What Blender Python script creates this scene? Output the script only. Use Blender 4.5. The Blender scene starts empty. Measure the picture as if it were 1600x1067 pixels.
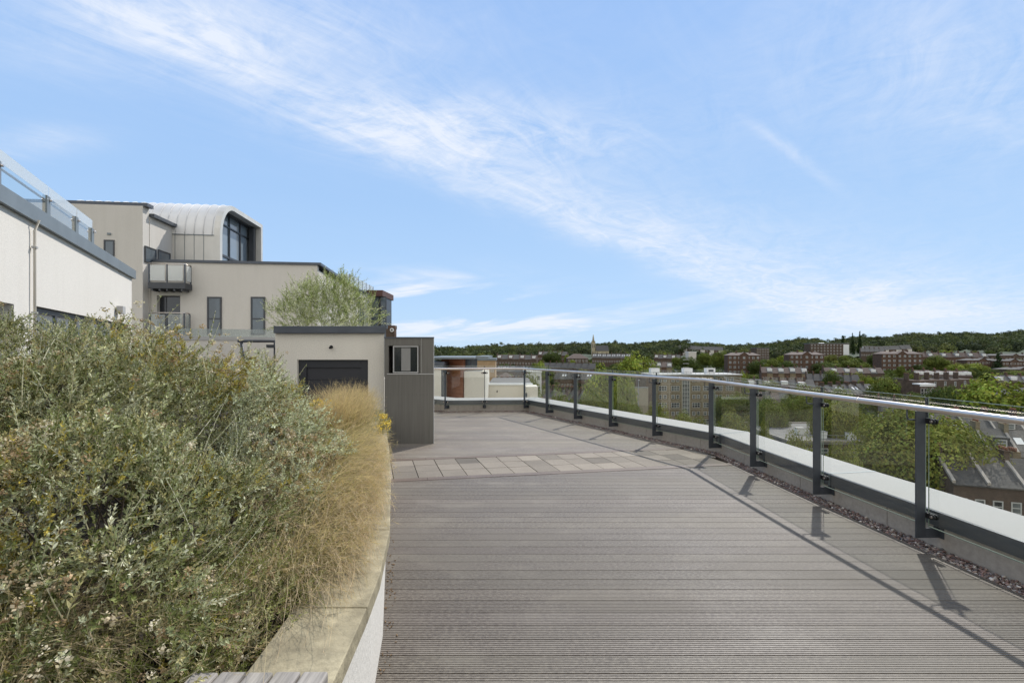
import bpy, math, random
import numpy as np
from mathutils import Vector, Matrix
R = math.radians
sc = bpy.context.scene
F = 773.0            # focal length in pixels of the 1600 px wide photograph
EYE = 1.6
# ------------------------------------------------------------------ camera, sky, sun, exposure
cam_d = bpy.data.cameras.new("camera")
cam = bpy.data.objects.new("camera", cam_d)
sc.collection.objects.link(cam)
cam.location = (0, 0, EYE)
cam.rotation_euler = (R(90), 0, 0)
cam_d.sensor_width = 36
cam_d.lens = F / 1600 * 36
cam_d.shift_y = 16.5 / 1600
cam_d.clip_start = 0.05
cam_d.clip_end = 20000
sc.camera = cam
SUN_EL, SUN_AZ = 46.0, 32.0       # azimuth measured clockwise from +Y
sc.view_settings.view_transform = 'Standard'
sc.view_settings.look = 'None'
sc.view_settings.exposure = 0.43
sc.view_settings.gamma = 1
sc.cycles.transparent_max_bounces = 24
sc.cycles.max_bounces = 8
sc.cycles.caustics_reflective = False
sc.cycles.caustics_refractive = False
sun_d = bpy.data.lights.new("sun", 'SUN')
sun_d.energy = 3.0
sun_d.angle = R(0.8)
sun_d.color = (1.0, 0.965, 0.91)
sun = bpy.data.objects.new("sun", sun_d)
sc.collection.objects.link(sun)
sdir = Vector((math.sin(R(SUN_AZ)) * math.cos(R(SUN_EL)), math.cos(R(SUN_AZ)) * math.cos(R(SUN_EL)), math.sin(R(SUN_EL))))
sun.rotation_euler = (-sdir).to_track_quat('-Z', 'Y').to_euler()
sun.location = (20, 30, 40)


class NT:
    """tiny node helper"""
    def __init__(s, tree):
        s.t = tree
        tree.nodes.clear()
    def n(s, typ, ins=None, **props):
        nd = s.t.nodes.new(typ)
        for k, v in props.items():
            setattr(nd, k, v)
        for k, v in (ins or {}).items():
            if isinstance(v, bpy.types.NodeSocket):
                s.t.links.new(v, nd.inputs[k])
            else:
                nd.inputs[k].default_value = v
        return nd
    def m(s, op, a, b=None, c=None, clamp=False):
        ins = {0: a}
        if b is not None: ins[1] = b
        if c is not None: ins[2] = c
        nd = s.n('ShaderNodeMath', ins, operation=op)
        nd.use_clamp = clamp
        return nd.outputs[0]
    def ramp(s, fac, stops):
        nd = s.n('ShaderNodeValToRGB', {0: fac})
        el = nd.color_ramp.elements
        while len(el) < len(stops): el.new(0.5)
        for e, (p, c) in zip(el, stops):
            e.position = p
            e.color = (*c, 1) if not isinstance(c, (int, float)) else (c, c, c, 1)
        return nd.outputs[0]
    def mix(s, fac, a, b, blend='MIX'):
        nd = s.n('ShaderNodeMix', data_type='RGBA', blend_type=blend)
        for i, v in ((0, fac), (6, a), (7, b)):
            if isinstance(v, bpy.types.NodeSocket): s.t.links.new(v, nd.inputs[i])
            elif i == 0: nd.inputs[0].default_value = v
            else: nd.inputs[i].default_value = (*v, 1) if len(v) == 3 else v
        return nd.outputs[2]


world = bpy.data.worlds.new("World")
sc.world = world
world.use_nodes = True
W = NT(world.node_tree)
sky = W.n('ShaderNodeTexSky', sky_type='NISHITA', sun_disc=False)
sky.sun_elevation = R(SUN_EL)
sky.sun_rotation = R(SUN_AZ)
sky.air_density = 1.0
sky.dust_density = 0.4
sky.ozone_density = 1.6
tc = W.n('ShaderNodeTexCoord')
sep = W.n('ShaderNodeSeparateXYZ', {0: tc.outputs['Generated']})
zc = W.m('MAXIMUM', sep.outputs[2], 0.0)
zz = W.m('ADD', zc, 0.02)
px_ = W.m('DIVIDE', sep.outputs[0], zz)
py_ = W.m('DIVIDE', sep.outputs[1], zz)
# along / across the great streak of cirrus, which runs off to the horizon at 38 degrees right
along = W.m('ADD', W.m('MULTIPLY', px_, 0.614), W.m('MULTIPLY', py_, 0.79))
across = W.m('SUBTRACT', W.m('MULTIPLY', px_, 0.79), W.m('MULTIPLY', py_, 0.614))
across = W.m('ADD', across, 1.90)
def cl_noise(sa, sb, off, detail=8, rough=0.6, dist=0.0):
    v = W.n('ShaderNodeCombineXYZ', {0: W.m('MULTIPLY', along, sa), 1: W.m('MULTIPLY', across, sb), 2: off})
    return W.n('ShaderNodeTexNoise', {'Vector': v.outputs[0], 'Scale': 1.0, 'Detail': detail, 'Roughness': rough, 'Distortion': dist}).outputs[0]
n_big = cl_noise(0.35, 0.9, 3.1, 5, 0.55, 0.6)
n_fine = cl_noise(1.6, 4.2, 7.7, 10, 0.68, 1.2)
n_rip = cl_noise(6.0, 3.0, 1.7, 8, 0.7, 1.5)
tex = W.m('ADD', W.m('MULTIPLY', n_fine, 0.75), W.m('MULTIPLY', n_rip, 0.35))
# the clouds stand in fixed directions of the sky: gu, gv are slopes seen towards +Y
yy_ = W.m('MAXIMUM', sep.outputs[1], 0.04)
gu = W.m('DIVIDE', sep.outputs[0], yy_)
gv = W.m('DIVIDE', sep.outputs[2], yy_)
front = W.m('MULTIPLY', W.m('SUBTRACT', sep.outputs[1], 0.05), 8.0, clamp=True)
# low bands of cloud close to the horizon, in azimuth and elevation
az = W.m('ARCTAN2', sep.outputs[0], sep.outputs[1])
lowv = W.n('ShaderNodeCombineXYZ', {0: W.m('MULTIPLY', az, 3.2), 1: W.m('ADD', W.m('MULTIPLY', zc, 26.0), W.m('MULTIPLY', az, -3.5)), 2: 4.4})
n_low = W.n('ShaderNodeTexNoise', {'Vector': lowv.outputs[0], 'Scale': 1.0, 'Detail': 9, 'Roughness': 0.6, 'Distortion': 0.5}).outputs[0]
wav = W.m('MULTIPLY', W.m('SUBTRACT', n_big, 0.5), 0.16)
cur = W.ramp(W.m('DIVIDE', W.m('ADD', gu, 1.3), 2.6), [(0.0, .92), (.30, .545), (.42, .414), (.525, .298), (.624, .197), (.70, .112), (.80, .048), (1.0, -.02)])
dd_ = W.m('ADD', W.m('SUBTRACT', gv, cur), wav)
up_ = W.m('MAXIMUM', dd_, 0.0); dn_ = W.m('MINIMUM', dd_, 0.0)
core = W.m('EXPONENT', W.m('ADD', W.m('MULTIPLY', W.m('MULTIPLY', up_, up_), -230.0), W.m('MULTIPLY', W.m('MULTIPLY', dn_, dn_), -800.0)))
veil = W.m('EXPONENT', W.m('ADD', W.m('MULTIPLY', W.m('MULTIPLY', up_, up_), -42.0), W.m('MULTIPLY', W.m('MULTIPLY', dn_, dn_), -420.0)))
def blob(u0, v0, su, sv):
    a = W.m('DIVIDE', W.m('SUBTRACT', gu, u0), su); b_ = W.m('DIVIDE', W.m('SUBTRACT', W.m('ADD', gv, wav), v0), sv)
    return W.m('EXPONENT', W.m('MULTIPLY', W.m('ADD', W.m('MULTIPLY', a, a), W.m('MULTIPLY', b_, b_)), -0.5))
rip = W.m('MULTIPLY', W.m('SUBTRACT', W.m('MULTIPLY', tex, 3.4), 1.35), 1.0, clamp=True)
soft = W.m('MULTIPLY', W.m('SUBTRACT', W.m('MULTIPLY', tex, 2.0), 0.50), 1.0, clamp=True)
core = W.m('MULTIPLY', core, W.m('ADD', .55, W.m('MULTIPLY', .45, W.m('MULTIPLY', W.m('ADD', gu, .55), 2.2, clamp=True))))
streak = W.m('ADD', W.m('MULTIPLY', core, W.m('MULTIPLY', soft, 0.40)), W.m('MULTIPLY', veil, W.m('ADD', W.m('MULTIPLY', rip, 0.36), 0.09)))
patch = W.m('MULTIPLY', blob(-.60, .66, .34, .075), W.m('ADD', W.m('MULTIPLY', rip, .55), .05))
patch = W.m('ADD', patch, W.m('MULTIPLY', blob(.90, .58, .33, .13), W.m('ADD', W.m('MULTIPLY', rip, .45), .05)))
patch = W.m('ADD', patch, W.m('MULTIPLY', blob(-.08, .46, .22, .045), W.m('MULTIPLY', rip, .75)))
patch = W.m('ADD', patch, W.m('MULTIPLY', blob(.74, .085, .13, .05), W.m('ADD', W.m('MULTIPLY', soft, .35), .15)))
patch = W.m('ADD', patch, W.m('MULTIPLY', blob(-.95, .43, .08, .018), W.m('MULTIPLY', soft, .6)))
puff = W.m('MULTIPLY', W.m('SUBTRACT', n_low, 0.43), 5.5, clamp=True)
patch = W.m('ADD', patch, W.m('MULTIPLY', blob(-.16, .095, .12, .028), W.m('MULTIPLY', puff, 1.1)))
patch = W.m('ADD', patch, W.m('MULTIPLY', blob(.02, .040, .30, .016), W.m('MULTIPLY', puff, .8)))
wd_ = W.m('ADD', W.m('SUBTRACT', gv, W.m('SUBTRACT', .84, W.m('MULTIPLY', gu, .78))), W.m('MULTIPLY', wav, .3))
wisp = W.m('MULTIPLY', W.m('EXPONENT', W.m('MULTIPLY', W.m('MULTIPLY', wd_, wd_), -3500.0)), W.m('MULTIPLY', blob(.565, .40, .07, .08), W.m('MULTIPLY', soft, .42)))
streak = W.m('MULTIPLY', W.m('ADD', W.m('ADD', streak, patch), wisp), front)
thin = W.m('MULTIPLY', W.m('SUBTRACT', W.m('ADD', W.m('MULTIPLY', n_big, 0.55), W.m('MULTIPLY', tex, 0.5)), 0.56), 2.4, clamp=True)
lowm = W.m('EXPONENT', W.m('MULTIPLY', W.m('MULTIPLY', W.m('SUBTRACT', zc, 0.075), W.m('SUBTRACT', zc, 0.075)), -700.0))
lowm = W.m('MULTIPLY', lowm, W.m('ADD', .35, W.m('MULTIPLY', .9, W.m('EXPONENT', W.m('MULTIPLY', W.m('POWER', W.m('ABSOLUTE', W.m('ADD', az, .12)), 2.0), -9.0)))))
low = W.m('MULTIPLY', lowm, W.m('MULTIPLY', W.m('SUBTRACT', n_low, 0.47), 5.0), clamp=True)
fade = W.m('MULTIPLY', W.m('SUBTRACT', zc, -0.01), 16.0, clamp=True)
cl = W.m('ADD', streak, W.m('MULTIPLY', thin, 0.05))
cl = W.m('MULTIPLY', cl, fade)
cl = W.m('ADD', cl, W.m('MULTIPLY', low, 0.85))
cl = W.m('MINIMUM', cl, 0.9)
SKYK = 0.125
skyc = W.mix(1.0, sky.outputs[0], (SKYK * 0.92, SKYK * 1.0, SKYK * 1.06), 'MULTIPLY')
grad = W.ramp(zc, [(0.0, (.42, .565, .72)), (.10, (.355, .515, .73)), (.28, (.295, .455, .70)), (.55, (.25, .405, .69)), (1.0, (.18, .31, .57))])
skyc = W.mix(.97, skyc, grad)
colr = W.mix(cl, skyc, (0.64, 0.68, 0.755))
# bright warm cloud added behind the camera, out of view, to fill shaded walls
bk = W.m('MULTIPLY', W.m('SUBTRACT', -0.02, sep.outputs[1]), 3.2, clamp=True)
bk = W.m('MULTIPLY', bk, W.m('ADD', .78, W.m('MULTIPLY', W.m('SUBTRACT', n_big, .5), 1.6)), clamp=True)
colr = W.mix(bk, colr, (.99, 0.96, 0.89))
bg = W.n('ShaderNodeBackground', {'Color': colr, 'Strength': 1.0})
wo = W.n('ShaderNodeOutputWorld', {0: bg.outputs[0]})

# ------------------------------------------------------------------ materials
MATS = {}
def mat(name, base=(.5, .5, .5), rough=.7, metal=0.0, noise=None, bump=None, vary=None, spec=.5, coords='Object'):
    """noise=(scale, amount, stretch xyz); bump=(scale, strength, distance)"""
    if name in MATS: return MATS[name]
    m = bpy.data.materials.new(name)
    m.use_nodes = True
    N = NT(m.node_tree)
    tcn = N.n('ShaderNodeTexCoord').outputs[coords]
    col = None
    if noise:
        mp = N.n('ShaderNodeMapping', {'Vector': tcn, 'Scale': noise[2] if len(noise) > 2 else (1, 1, 1)})
        nz = N.n('ShaderNodeTexNoise', {'Vector': mp.outputs[0], 'Scale': noise[0], 'Detail': 8, 'Roughness': .65}).outputs[0]
        lo = tuple(max(0, c * (1 - noise[1])) for c in base)
        hi = tuple(min(1, c * (1 + noise[1])) for c in base)
        col = N.ramp(nz, [(.3, lo), (.7, hi)])
    if vary:     # second, broad noise that leans the colour
        nz2 = N.n('ShaderNodeTexNoise', {'Vector': tcn, 'Scale': vary[0], 'Detail': 4, 'Roughness': .55}).outputs[0]
        f2 = N.ramp(nz2, [(.35, 0.0), (.7, 1.0)])
        f2 = N.m('MULTIPLY', f2, vary[1])
        col = N.mix(f2, col if col is not None else base, vary[2])
    ins = {'Roughness': rough, 'Metallic': metal, 'Specular IOR Level': spec}
    ins['Base Color'] = col if col is not None else (*base, 1)
    if bump:
        nb = N.n('ShaderNodeTexNoise', {'Vector': tcn, 'Scale': bump[0], 'Detail': 6, 'Roughness': .6}).outputs[0]
        ins['Normal'] = N.n('ShaderNodeBump', {'Height': nb, 'Strength': bump[1], 'Distance': bump[2]}).outputs[0]
    p = N.n('ShaderNodeBsdfPrincipled', ins)
    N.n('ShaderNodeOutputMaterial', {0: p.outputs[0]})
    MATS[name] = m
    return m

def mat_glass(name, tint=(.80, .83, .79), gloss=1.0, rough=0.0, ior=1.5, body=0.0, bodycol=(.5, .5, .5)):
    m = bpy.data.materials.new(name); m.use_nodes = True
    N = NT(m.node_tree)
    tr = N.n('ShaderNodeBsdfTransparent', {0: (*tint, 1)}).outputs[0]
    if body:
        df = N.n('ShaderNodeBsdfDiffuse', {0: (*bodycol, 1)}).outputs[0]
        tr = N.n('ShaderNodeMixShader', {0: body, 1: tr, 2: df}).outputs[0]
    gl = N.n('ShaderNodeBsdfGlossy', {'Color': (1, 1, 1, 1), 'Roughness': rough}).outputs[0]
    ge = N.n('ShaderNodeNewGeometry')
    dt = N.m('ABSOLUTE', N.n('ShaderNodeVectorMath', {0: ge.outputs['Normal'], 1: ge.outputs['Incoming']}, operation='DOT_PRODUCT').outputs['Value'])
    fr = N.m('MULTIPLY', N.m('ADD', .04, N.m('MULTIPLY', .96, N.m('POWER', N.m('SUBTRACT', 1.0, dt), 5.0))), gloss)
    mx = N.n('ShaderNodeMixShader', {0: fr, 1: tr, 2: gl})
    N.n('ShaderNodeOutputMaterial', {0: mx.outputs[0]})
    return m

def mat_leaf(name, trans=.35, rough=.55, gain=1.0, spec=.3):
    """leaf colour comes from the mesh attribute 'tint' (each leaf has its own)"""
    m = bpy.data.materials.new(name); m.use_nodes = True
    N = NT(m.node_tree)
    a = N.n('ShaderNodeAttribute', attribute_name='tint').outputs[0]
    c = N.mix(1.0, a, (gain, gain, gain), 'MULTIPLY')
    p = N.n('ShaderNodeBsdfPrincipled', {'Base Color': c, 'Roughness': rough, 'Specular IOR Level': spec}).outputs[0]
    t = N.n('ShaderNodeBsdfTranslucent', {0: N.mix(1.0, c, (1.0, 1.05, .6), 'MULTIPLY')}).outputs[0]
    mx = N.n('ShaderNodeMixShader', {0: trans, 1: p, 2: t})
    N.n('ShaderNodeOutputMaterial', {0: mx.outputs[0]})
    return m

def mat_deck():
    m = bpy.data.materials.new('composite_decking'); m.use_nodes = True
    N = NT(m.node_tree)
    g = N.n('ShaderNodeNewGeometry').outputs['Position']
    a = N.n('ShaderNodeAttribute', attribute_name='tint').outputs[0]
    def nz(scale, st, det=8, ro=.65):
        mp = N.n('ShaderNodeMapping', {'Vector': g, 'Scale': st})
        return N.n('ShaderNodeTexNoise', {'Vector': mp.outputs[0], 'Scale': scale, 'Detail': det, 'Roughness': ro}).outputs[0]
    streak = nz(1.0, (3, 60, 1))
    speck = nz(1.0, (38, 90, 1), 8, .8)
    blot = nz(1.0, (.55, .9, 1), 6, .62)
    blot2 = nz(1.0, (1.7, 2.6, 1), 7, .7)
    c = N.mix(N.ramp(streak, [(.3, 0.0), (.72, 1.0)]), (.128, .103, .088), (.198, .168, .146))
    c = N.mix(N.m('MULTIPLY', N.ramp(speck, [(.45, 0.0), (.60, 1.0)]), .95), c, (.33, .29, .255))
    c = N.mix(N.m('MULTIPLY', N.ramp(blot, [(.46, 0.0), (.60, 1.0)]), .70), c, (.25, .222, .196))
    c = N.mix(N.m('MULTIPLY', N.ramp(blot2, [(.52, 0.0), (.68, 1.0)]), .60), c, (.32, .285, .25))
    c = N.mix(1.0, c, (.69, .67, .605), 'MULTIPLY')
    c = N.mix(1.0, c, a, 'MULTIPLY')
    b = N.n('ShaderNodeBump', {'Height': streak, 'Strength': .35, 'Distance': .002}).outputs[0]
    rg = N.ramp(blot, [(.35, .5), (.7, .72)])
    p = N.n('ShaderNodeBsdfPrincipled', {'Base Color': c, 'Roughness': rg, 'Normal': b, 'Specular IOR Level': .45})
    N.n('ShaderNodeOutputMaterial', {0: p.outputs[0]})
    return m

def mat_brick(name, c1, c2, mortar=(.35, .32, .28), scale=1.0):
    m = bpy.data.materials.new(name); m.use_nodes = True
    N = NT(m.node_tree)
    g = N.n('ShaderNodeTexCoord').outputs['Object']
    s = N.n('ShaderNodeSeparateXYZ', {0: g})
    v = N.n('ShaderNodeCombineXYZ', {0: N.m('ADD', s.outputs[0], s.outputs[1]), 1: s.outputs[2], 2: 0})
    br = N.n('ShaderNodeTexBrick', {'Vector': v.outputs[0], 'Color1': (*c1, 1), 'Color2': (*c2, 1), 'Mortar': (*mortar, 1),
                                     'Scale': scale, 'Mortar Size': .008, 'Brick Width': .225, 'Row Height': .075})
    nz = N.n('ShaderNodeTexNoise', {'Vector': g, 'Scale': .7, 'Detail': 7, 'Roughness': .6}).outputs[0]
    c = N.mix(1.0, br.outputs[0], N.ramp(nz, [(.3, .65), (.7, 1.15)]), 'MULTIPLY')
    p = N.n('ShaderNodeBsdfPrincipled', {'Base Color': c, 'Roughness': .9, 'Specular IOR Level': .2})
    N.n('ShaderNodeOutputMaterial', {0: p.outputs[0]})
    return m

def mat_stucco(name, base, dirt):
    m = bpy.data.materials.new(name); m.use_nodes = True
    N = NT(m.node_tree)
    g = N.n('ShaderNodeTexCoord').outputs['Object']
    mp = N.n('ShaderNodeMapping', {'Vector': g, 'Scale': (1.2, 1.2, .16)})
    run = N.n('ShaderNodeTexNoise', {'Vector': mp.outputs[0], 'Scale': 2.2, 'Detail': 8, 'Roughness': .62}).outputs[0]
    blot = N.n('ShaderNodeTexNoise', {'Vector': g, 'Scale': .45, 'Detail': 6, 'Roughness': .6}).outputs[0]
    grain = N.n('ShaderNodeTexNoise', {'Vector': g, 'Scale': 55, 'Detail': 3, 'Roughness': .6}).outputs[0]
    c = N.mix(N.m('MULTIPLY', N.ramp(run, [(.45, 0.0), (.80, 1.0)]), .42), base, dirt)
    c = N.mix(N.m('MULTIPLY', N.ramp(blot, [(.42, 0.0), (.7, 1.0)]), .25), c, dirt)
    c = N.mix(1.0, c, N.ramp(grain, [(.35, .90), (.65, 1.04)]), 'MULTIPLY')
    b = N.n('ShaderNodeBump', {'Height': grain, 'Strength': .5, 'Distance': .006}).outputs[0]
    p = N.n('ShaderNodeBsdfPrincipled', {'Base Color': c, 'Roughness': .92, 'Specular IOR Level': .2, 'Normal': b})
    N.n('ShaderNodeOutputMaterial', {0: p.outputs[0]})
    return m

M_STUCCO = mat_stucco('cream_render', (.655, .61, .545), (.56, .52, .455))
M_STUCCO2 = mat_stucco('rough_render', (.80, .75, .655), (.68, .63, .54))
M_WHITEWALL = mat_stucco('white_render', (.745, .70, .625), (.66, .615, .54))
M_DARK = mat('dark_grey_metal', (.050, .053, .058), .42, 0.0, (3, .15), spec=.5)
M_POST = mat('post_paint', (.050, .056, .066), .38, 0.0, (6, .2), spec=.5)
M_FASCIA = mat('fascia_metal', (.082, .092, .108), .4, .2, (2.2, .18, (1, 1, 3)))
M_FASCIA_L = mat('zinc_fascia', (.20, .225, .235), .5, .3, (1.2, .15, (1, 1, .6)))
M_COPE = mat('pale_membrane', (.44, .425, .405), .7, 0.0, (1.6, .09), (40, .12, .002), vary=(1.6, .6, (.37, .36, .33)), spec=.25)
M_STEEL = mat('brushed_steel', (.74, .66, .59), .30, 1.0, (4, .1))
M_STONE = mat('sandstone_coping', (.375, .32, .205), .9, 0.0, (14, .38), (45, .8, .006), vary=(5.5, .75, (.20, .165, .10)))
M_CONC = mat('concrete_block', (.40, .36, .315), .92, 0.0, (26, .18), (60, .35, .003), vary=(1.1, .5, (.29, .26, .225)))
M_SLAB = mat('concrete_paving', (.30, .285, .262), .9, 0.0, (70, .22), (140, .4, .002), vary=(1.3, .6, (.235, .215, .195)))
M_TIMBER = mat('weathered_timber', (.25, .225, .19), .9, 0.0, (4.0, .6, (18, 1, 18)), (30, .5, .004), vary=(5, .5, (.42, .38, .35)))
M_SOIL = mat('planter_soil', (.035, .027, .02), .95, 0.0, (20, .5), (30, 1, .02))
M_DARKWIN = mat('dark_window', (.018, .022, .028), .08, 0.0, spec=.8)
M_WINGREY = mat('blue_grey_pane', (.10, .125, .145), .1, 0.0, (.6, .4, (1, 1, .4)), spec=.8)
M_WHITE = mat('white_paint', (.72, .72, .70), .5, 0.0, (3, .06))
M_FRAMEW = mat('white_window_frame', (.50, .50, .48), .5)
M_SLATE = mat('slate_roof', (.070, .068, .066), .85, 0.0, (2.6, .5, (1, 1, 6)), vary=(.4, .5, (.10, .095, .085)), spec=.2)
M_SLATE_L = mat('pale_slate_roof', (.135, .128, .118), .85, 0.0, (2.6, .45, (1, 1, 6)), vary=(.4, .6, (.085, .08, .075)), spec=.2)
M_TILE = mat('brown_tile_roof', (.105, .075, .06), .85, 0.0, (1.5, .4), vary=(.3, .5, (.09, .06, .05)))
M_POT = mat('terracotta', (.24, .11, .065), .85, 0.0, (5, .3))
M_ZINC = mat('standing_seam_metal', (.74, .72, .69), .5, .12, (.5, .12, (1, 1, 1)))
M_ZINC_P = mat('pale_metal_cladding', (.66, .63, .57), .5, .3, (1.2, .10, (1, 1, .4)))
M_CLAD = mat('dark_grey_cladding', (.150, .142, .125), .85, 0.0, (2.0, .16, (16, 16, .5)), vary=(1.4, .5, (.18, .17, .15)), spec=.25)
M_CLADTRIM = mat('pale_trim', (.42, .41, .39), .6)
M_RUSTWOOD = mat('red_brown_cladding', (.36, .145, .075), .75, 0.0, (2.0, .3, (.4, .4, 5)), vary=(1.0, .4, (.24, .10, .06)), spec=.2)
M_YBRICK = mat_brick('stock_brick', (.27, .21, .125), (.22, .17, .10), (.24, .22, .17))
M_RBRICK = mat_brick('red_brick', (.135, .075, .05), (.105, .06, .042), (.13, .11, .085))
M_BBRICK = mat_brick('brown_brick', (.125, .085, .06), (.095, .065, .048), (.13, .11, .09))
M_TAN = mat('tan_wall', (.40, .27, .15), .9, 0.0, (1, .15))
M_BEIGE = mat('beige_boards', (.30, .27, .21), .9, 0.0, (1.2, .12, (1, 1, .3)))
M_FLATROOF = mat('flat_roof_felt', (.16, .15, .14), .9, 0.0, (.5, .3), vary=(.15, .5, (.22, .21, .19)))
M_GRASSG = mat('parkland', (.022, .032, .011), .95, 0.0, (.05, .5), vary=(.02, .6, (.035, .034, .018)))
M_BARK = mat('bark', (.085, .065, .048), .9, 0.0, (4, .4, (1, 1, .3)), (8, .6, .03))
M_GLASS = mat_glass('balustrade_glass', (.950, .958, .935), 1.0)
M_GLASS_FAR = mat_glass('far_balcony_glass', (.82, .86, .85), 1.0, 0.0, 1.5, .25, (.5, .52, .5))
M_FROST = mat_glass('frosted_glass', (.95, .96, .95), 1.0, .2, 1.5, .5, (.74, .75, .72))
M_GASKET = mat('black_rubber', (.012, .012, .013), .6)
M_YELLOW = mat('yellow_petals', (.75, .52, .02), .7)
M_LEAF = mat_leaf('tree_leaves', .20, .85, 1.08, .08)
M_SILVER = mat_leaf('silver_leaves', .22, .85, 1.18, .06)
M_GRASSB = mat_leaf('feather_grass', .45, .8, 1.08, .1)
M_PEBBLE = mat_leaf('pebbles', 0.0, .6)
M_STEM = mat('pale_stems', (.28, .29, .19), .8)
M_DECK = mat_deck()
def mat_pane(name, lo, hi):
    m = bpy.data.materials.new(name); m.use_nodes = True
    N = NT(m.node_tree)
    nz = N.n('ShaderNodeTexNoise', {'Vector': N.n('ShaderNodeNewGeometry').outputs['Position'], 'Scale': .45, 'Detail': 3}).outputs[0]
    c = N.ramp(nz, [(.35, lo), (.65, hi)])
    p = N.n('ShaderNodeBsdfPrincipled', {'Base Color': c, 'Roughness': .1, 'Specular IOR Level': .7})
    N.n('ShaderNodeOutputMaterial', {0: p.outputs[0]})
    return m
M_PANE = mat_pane('window_pane', (.015, .018, .02), (.20, .22, .22))

# ------------------------------------------------------------------ builders
COL = sc.collection
def tag(o, label=None, cat=None, group=None, kind=None):
    if label: o['label'] = label
    if cat: o['category'] = cat
    if group: o['group'] = group
    if kind: o['kind'] = kind
    return o
def thing(name, label, cat, loc=(0, 0, 0), rz=0.0, group=None):
    o = bpy.data.objects.new(name, None)
    o.empty_display_size = .2
    COL.objects.link(o)
    o.location = loc
    o.rotation_euler = (0, 0, rz)
    return tag(o, label, cat, group)
def copy_tree(o, parent=None, loc=None, rz=None, label=None, scale=None, group=None):
    c = o.copy(); COL.objects.link(c)
    if parent is not None: c.parent = parent
    if loc is not None: c.location = loc
    if rz is not None: c.rotation_euler = (0, 0, rz)
    if scale is not None: c.scale = scale
    if label: c['label'] = label
    if group: c['group'] = group
    for ch in list(o.children): copy_tree(ch, c)
    return c
def P(px, py, Z):
    """the world point seen at photograph pixel (px, py) at distance Z"""
    return Vector(((px - 800) * Z / F, Z, EYE - (py - 550) * Z / F))

class MB:
    def __init__(s, origin=(0, 0, 0), rz=0.0):
        s.v = []; s.f = []; s.o = Vector(origin); s.sm = []
        s.inv = Matrix.Rotation(-rz, 3, 'Z')
    def add(s, verts, faces, smooth=False):
        k = len(s.v)
        s.v += [tuple(v) for v in verts]
        s.f += [tuple(i + k for i in f) for f in faces]
        s.sm += [smooth] * len(faces)
        return s
    def box(s, x0, x1, y0, y1, z0, z1):
        return s.add([(x0, y0, z0), (x1, y0, z0), (x1, y1, z0), (x0, y1, z0), (x0, y0, z1), (x1, y0, z1), (x1, y1, z1), (x0, y1, z1)],
                     [(0, 3, 2, 1), (4, 5, 6, 7), (0, 1, 5, 4), (1, 2, 6, 5), (2, 3, 7, 6), (3, 0, 4, 7)])
    def obox(s, c, ax, hx, ay, hy, az, hz):
        c, ax, ay, az = Vector(c), Vector(ax) * hx, Vector(ay) * hy, Vector(az) * hz
        vs = [c + i * ax + j * ay + k * az for k in (-1, 1) for i, j in ((-1, -1), (1, -1), (1, 1), (-1, 1))]
        return s.add(vs, [(0, 3, 2, 1), (4, 5, 6, 7), (0, 1, 5, 4), (1, 2, 6, 5), (2, 3, 7, 6), (3, 0, 4, 7)])
    def tube(s, pts, r, n=8, cap=True, r1=None):
        pts = [Vector(p) for p in pts]
        rings = []
        for i, p in enumerate(pts):
            a = pts[max(i - 1, 0)]; b = pts[min(i + 1, len(pts) - 1)]
            d = (b - a).normalized()
            u = d.cross(Vector((0, 0, 1)))
            if u.length < .05: u = d.cross(Vector((0, 1, 0)))
            u.normalize(); w = d.cross(u).normalized()
            if 0 < i < len(pts) - 1:
                d1 = (pts[i] - pts[i - 1]).normalized(); k = 1 / max(.4, abs(d1.dot(d)))
            else: k = 1
            rr = (r if r1 is None else r + (r1 - r) * i / (len(pts) - 1)) * (1 if k < 1 else min(k, 1.3))
            rings.append([p + (u * math.cos(t) + w * math.sin(t)) * rr for t in [2 * math.pi * j / n for j in range(n)]])
        vs = [v for ring in rings for v in ring]
        fs = []
        for i in range(len(pts) - 1):
            for j in range(n):
                a = i * n + j; b = i * n + (j + 1) % n
                fs.append((a, b, b + n, a + n))
        s.add(vs, fs, True)
        if cap:
            k = len(s.v) - len(vs)
            s.f += [tuple(k + j for j in range(n))[::-1], tuple(k + (len(pts) - 1) * n + j for j in range(n))]
            s.sm += [False, False]
        return s
    def prism(s, poly, z0, z1):
        n = len(poly)
        vs = [(x, y, z0) for x, y in poly] + [(x, y, z1) for x, y in poly]
        fs = [tuple(range(n))[::-1], tuple(range(n, 2 * n))] + [(i, (i + 1) % n, (i + 1) % n + n, i + n) for i in range(n)]
        return s.add(vs, fs)
    def build(s, name, m, parent=None, bevel=0.0):
        me = bpy.data.meshes.new(name)
        vs = [tuple(s.inv @ (Vector(v) - s.o)) for v in s.v]
        me.from_pydata(vs, [], s.f)
        me.polygons.foreach_set('use_smooth', s.sm)
        me.materials.append(m)
        me.update()
        o = bpy.data.objects.new(name, me)
        COL.objects.link(o)
        if parent is not None: o.parent = parent
        else: o.location = s.o
        if bevel:
            b = o.modifiers.new('bevel', 'BEVEL'); b.width = bevel; b.segments = 2; b.limit_method = 'ANGLE'
        return o

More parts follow.
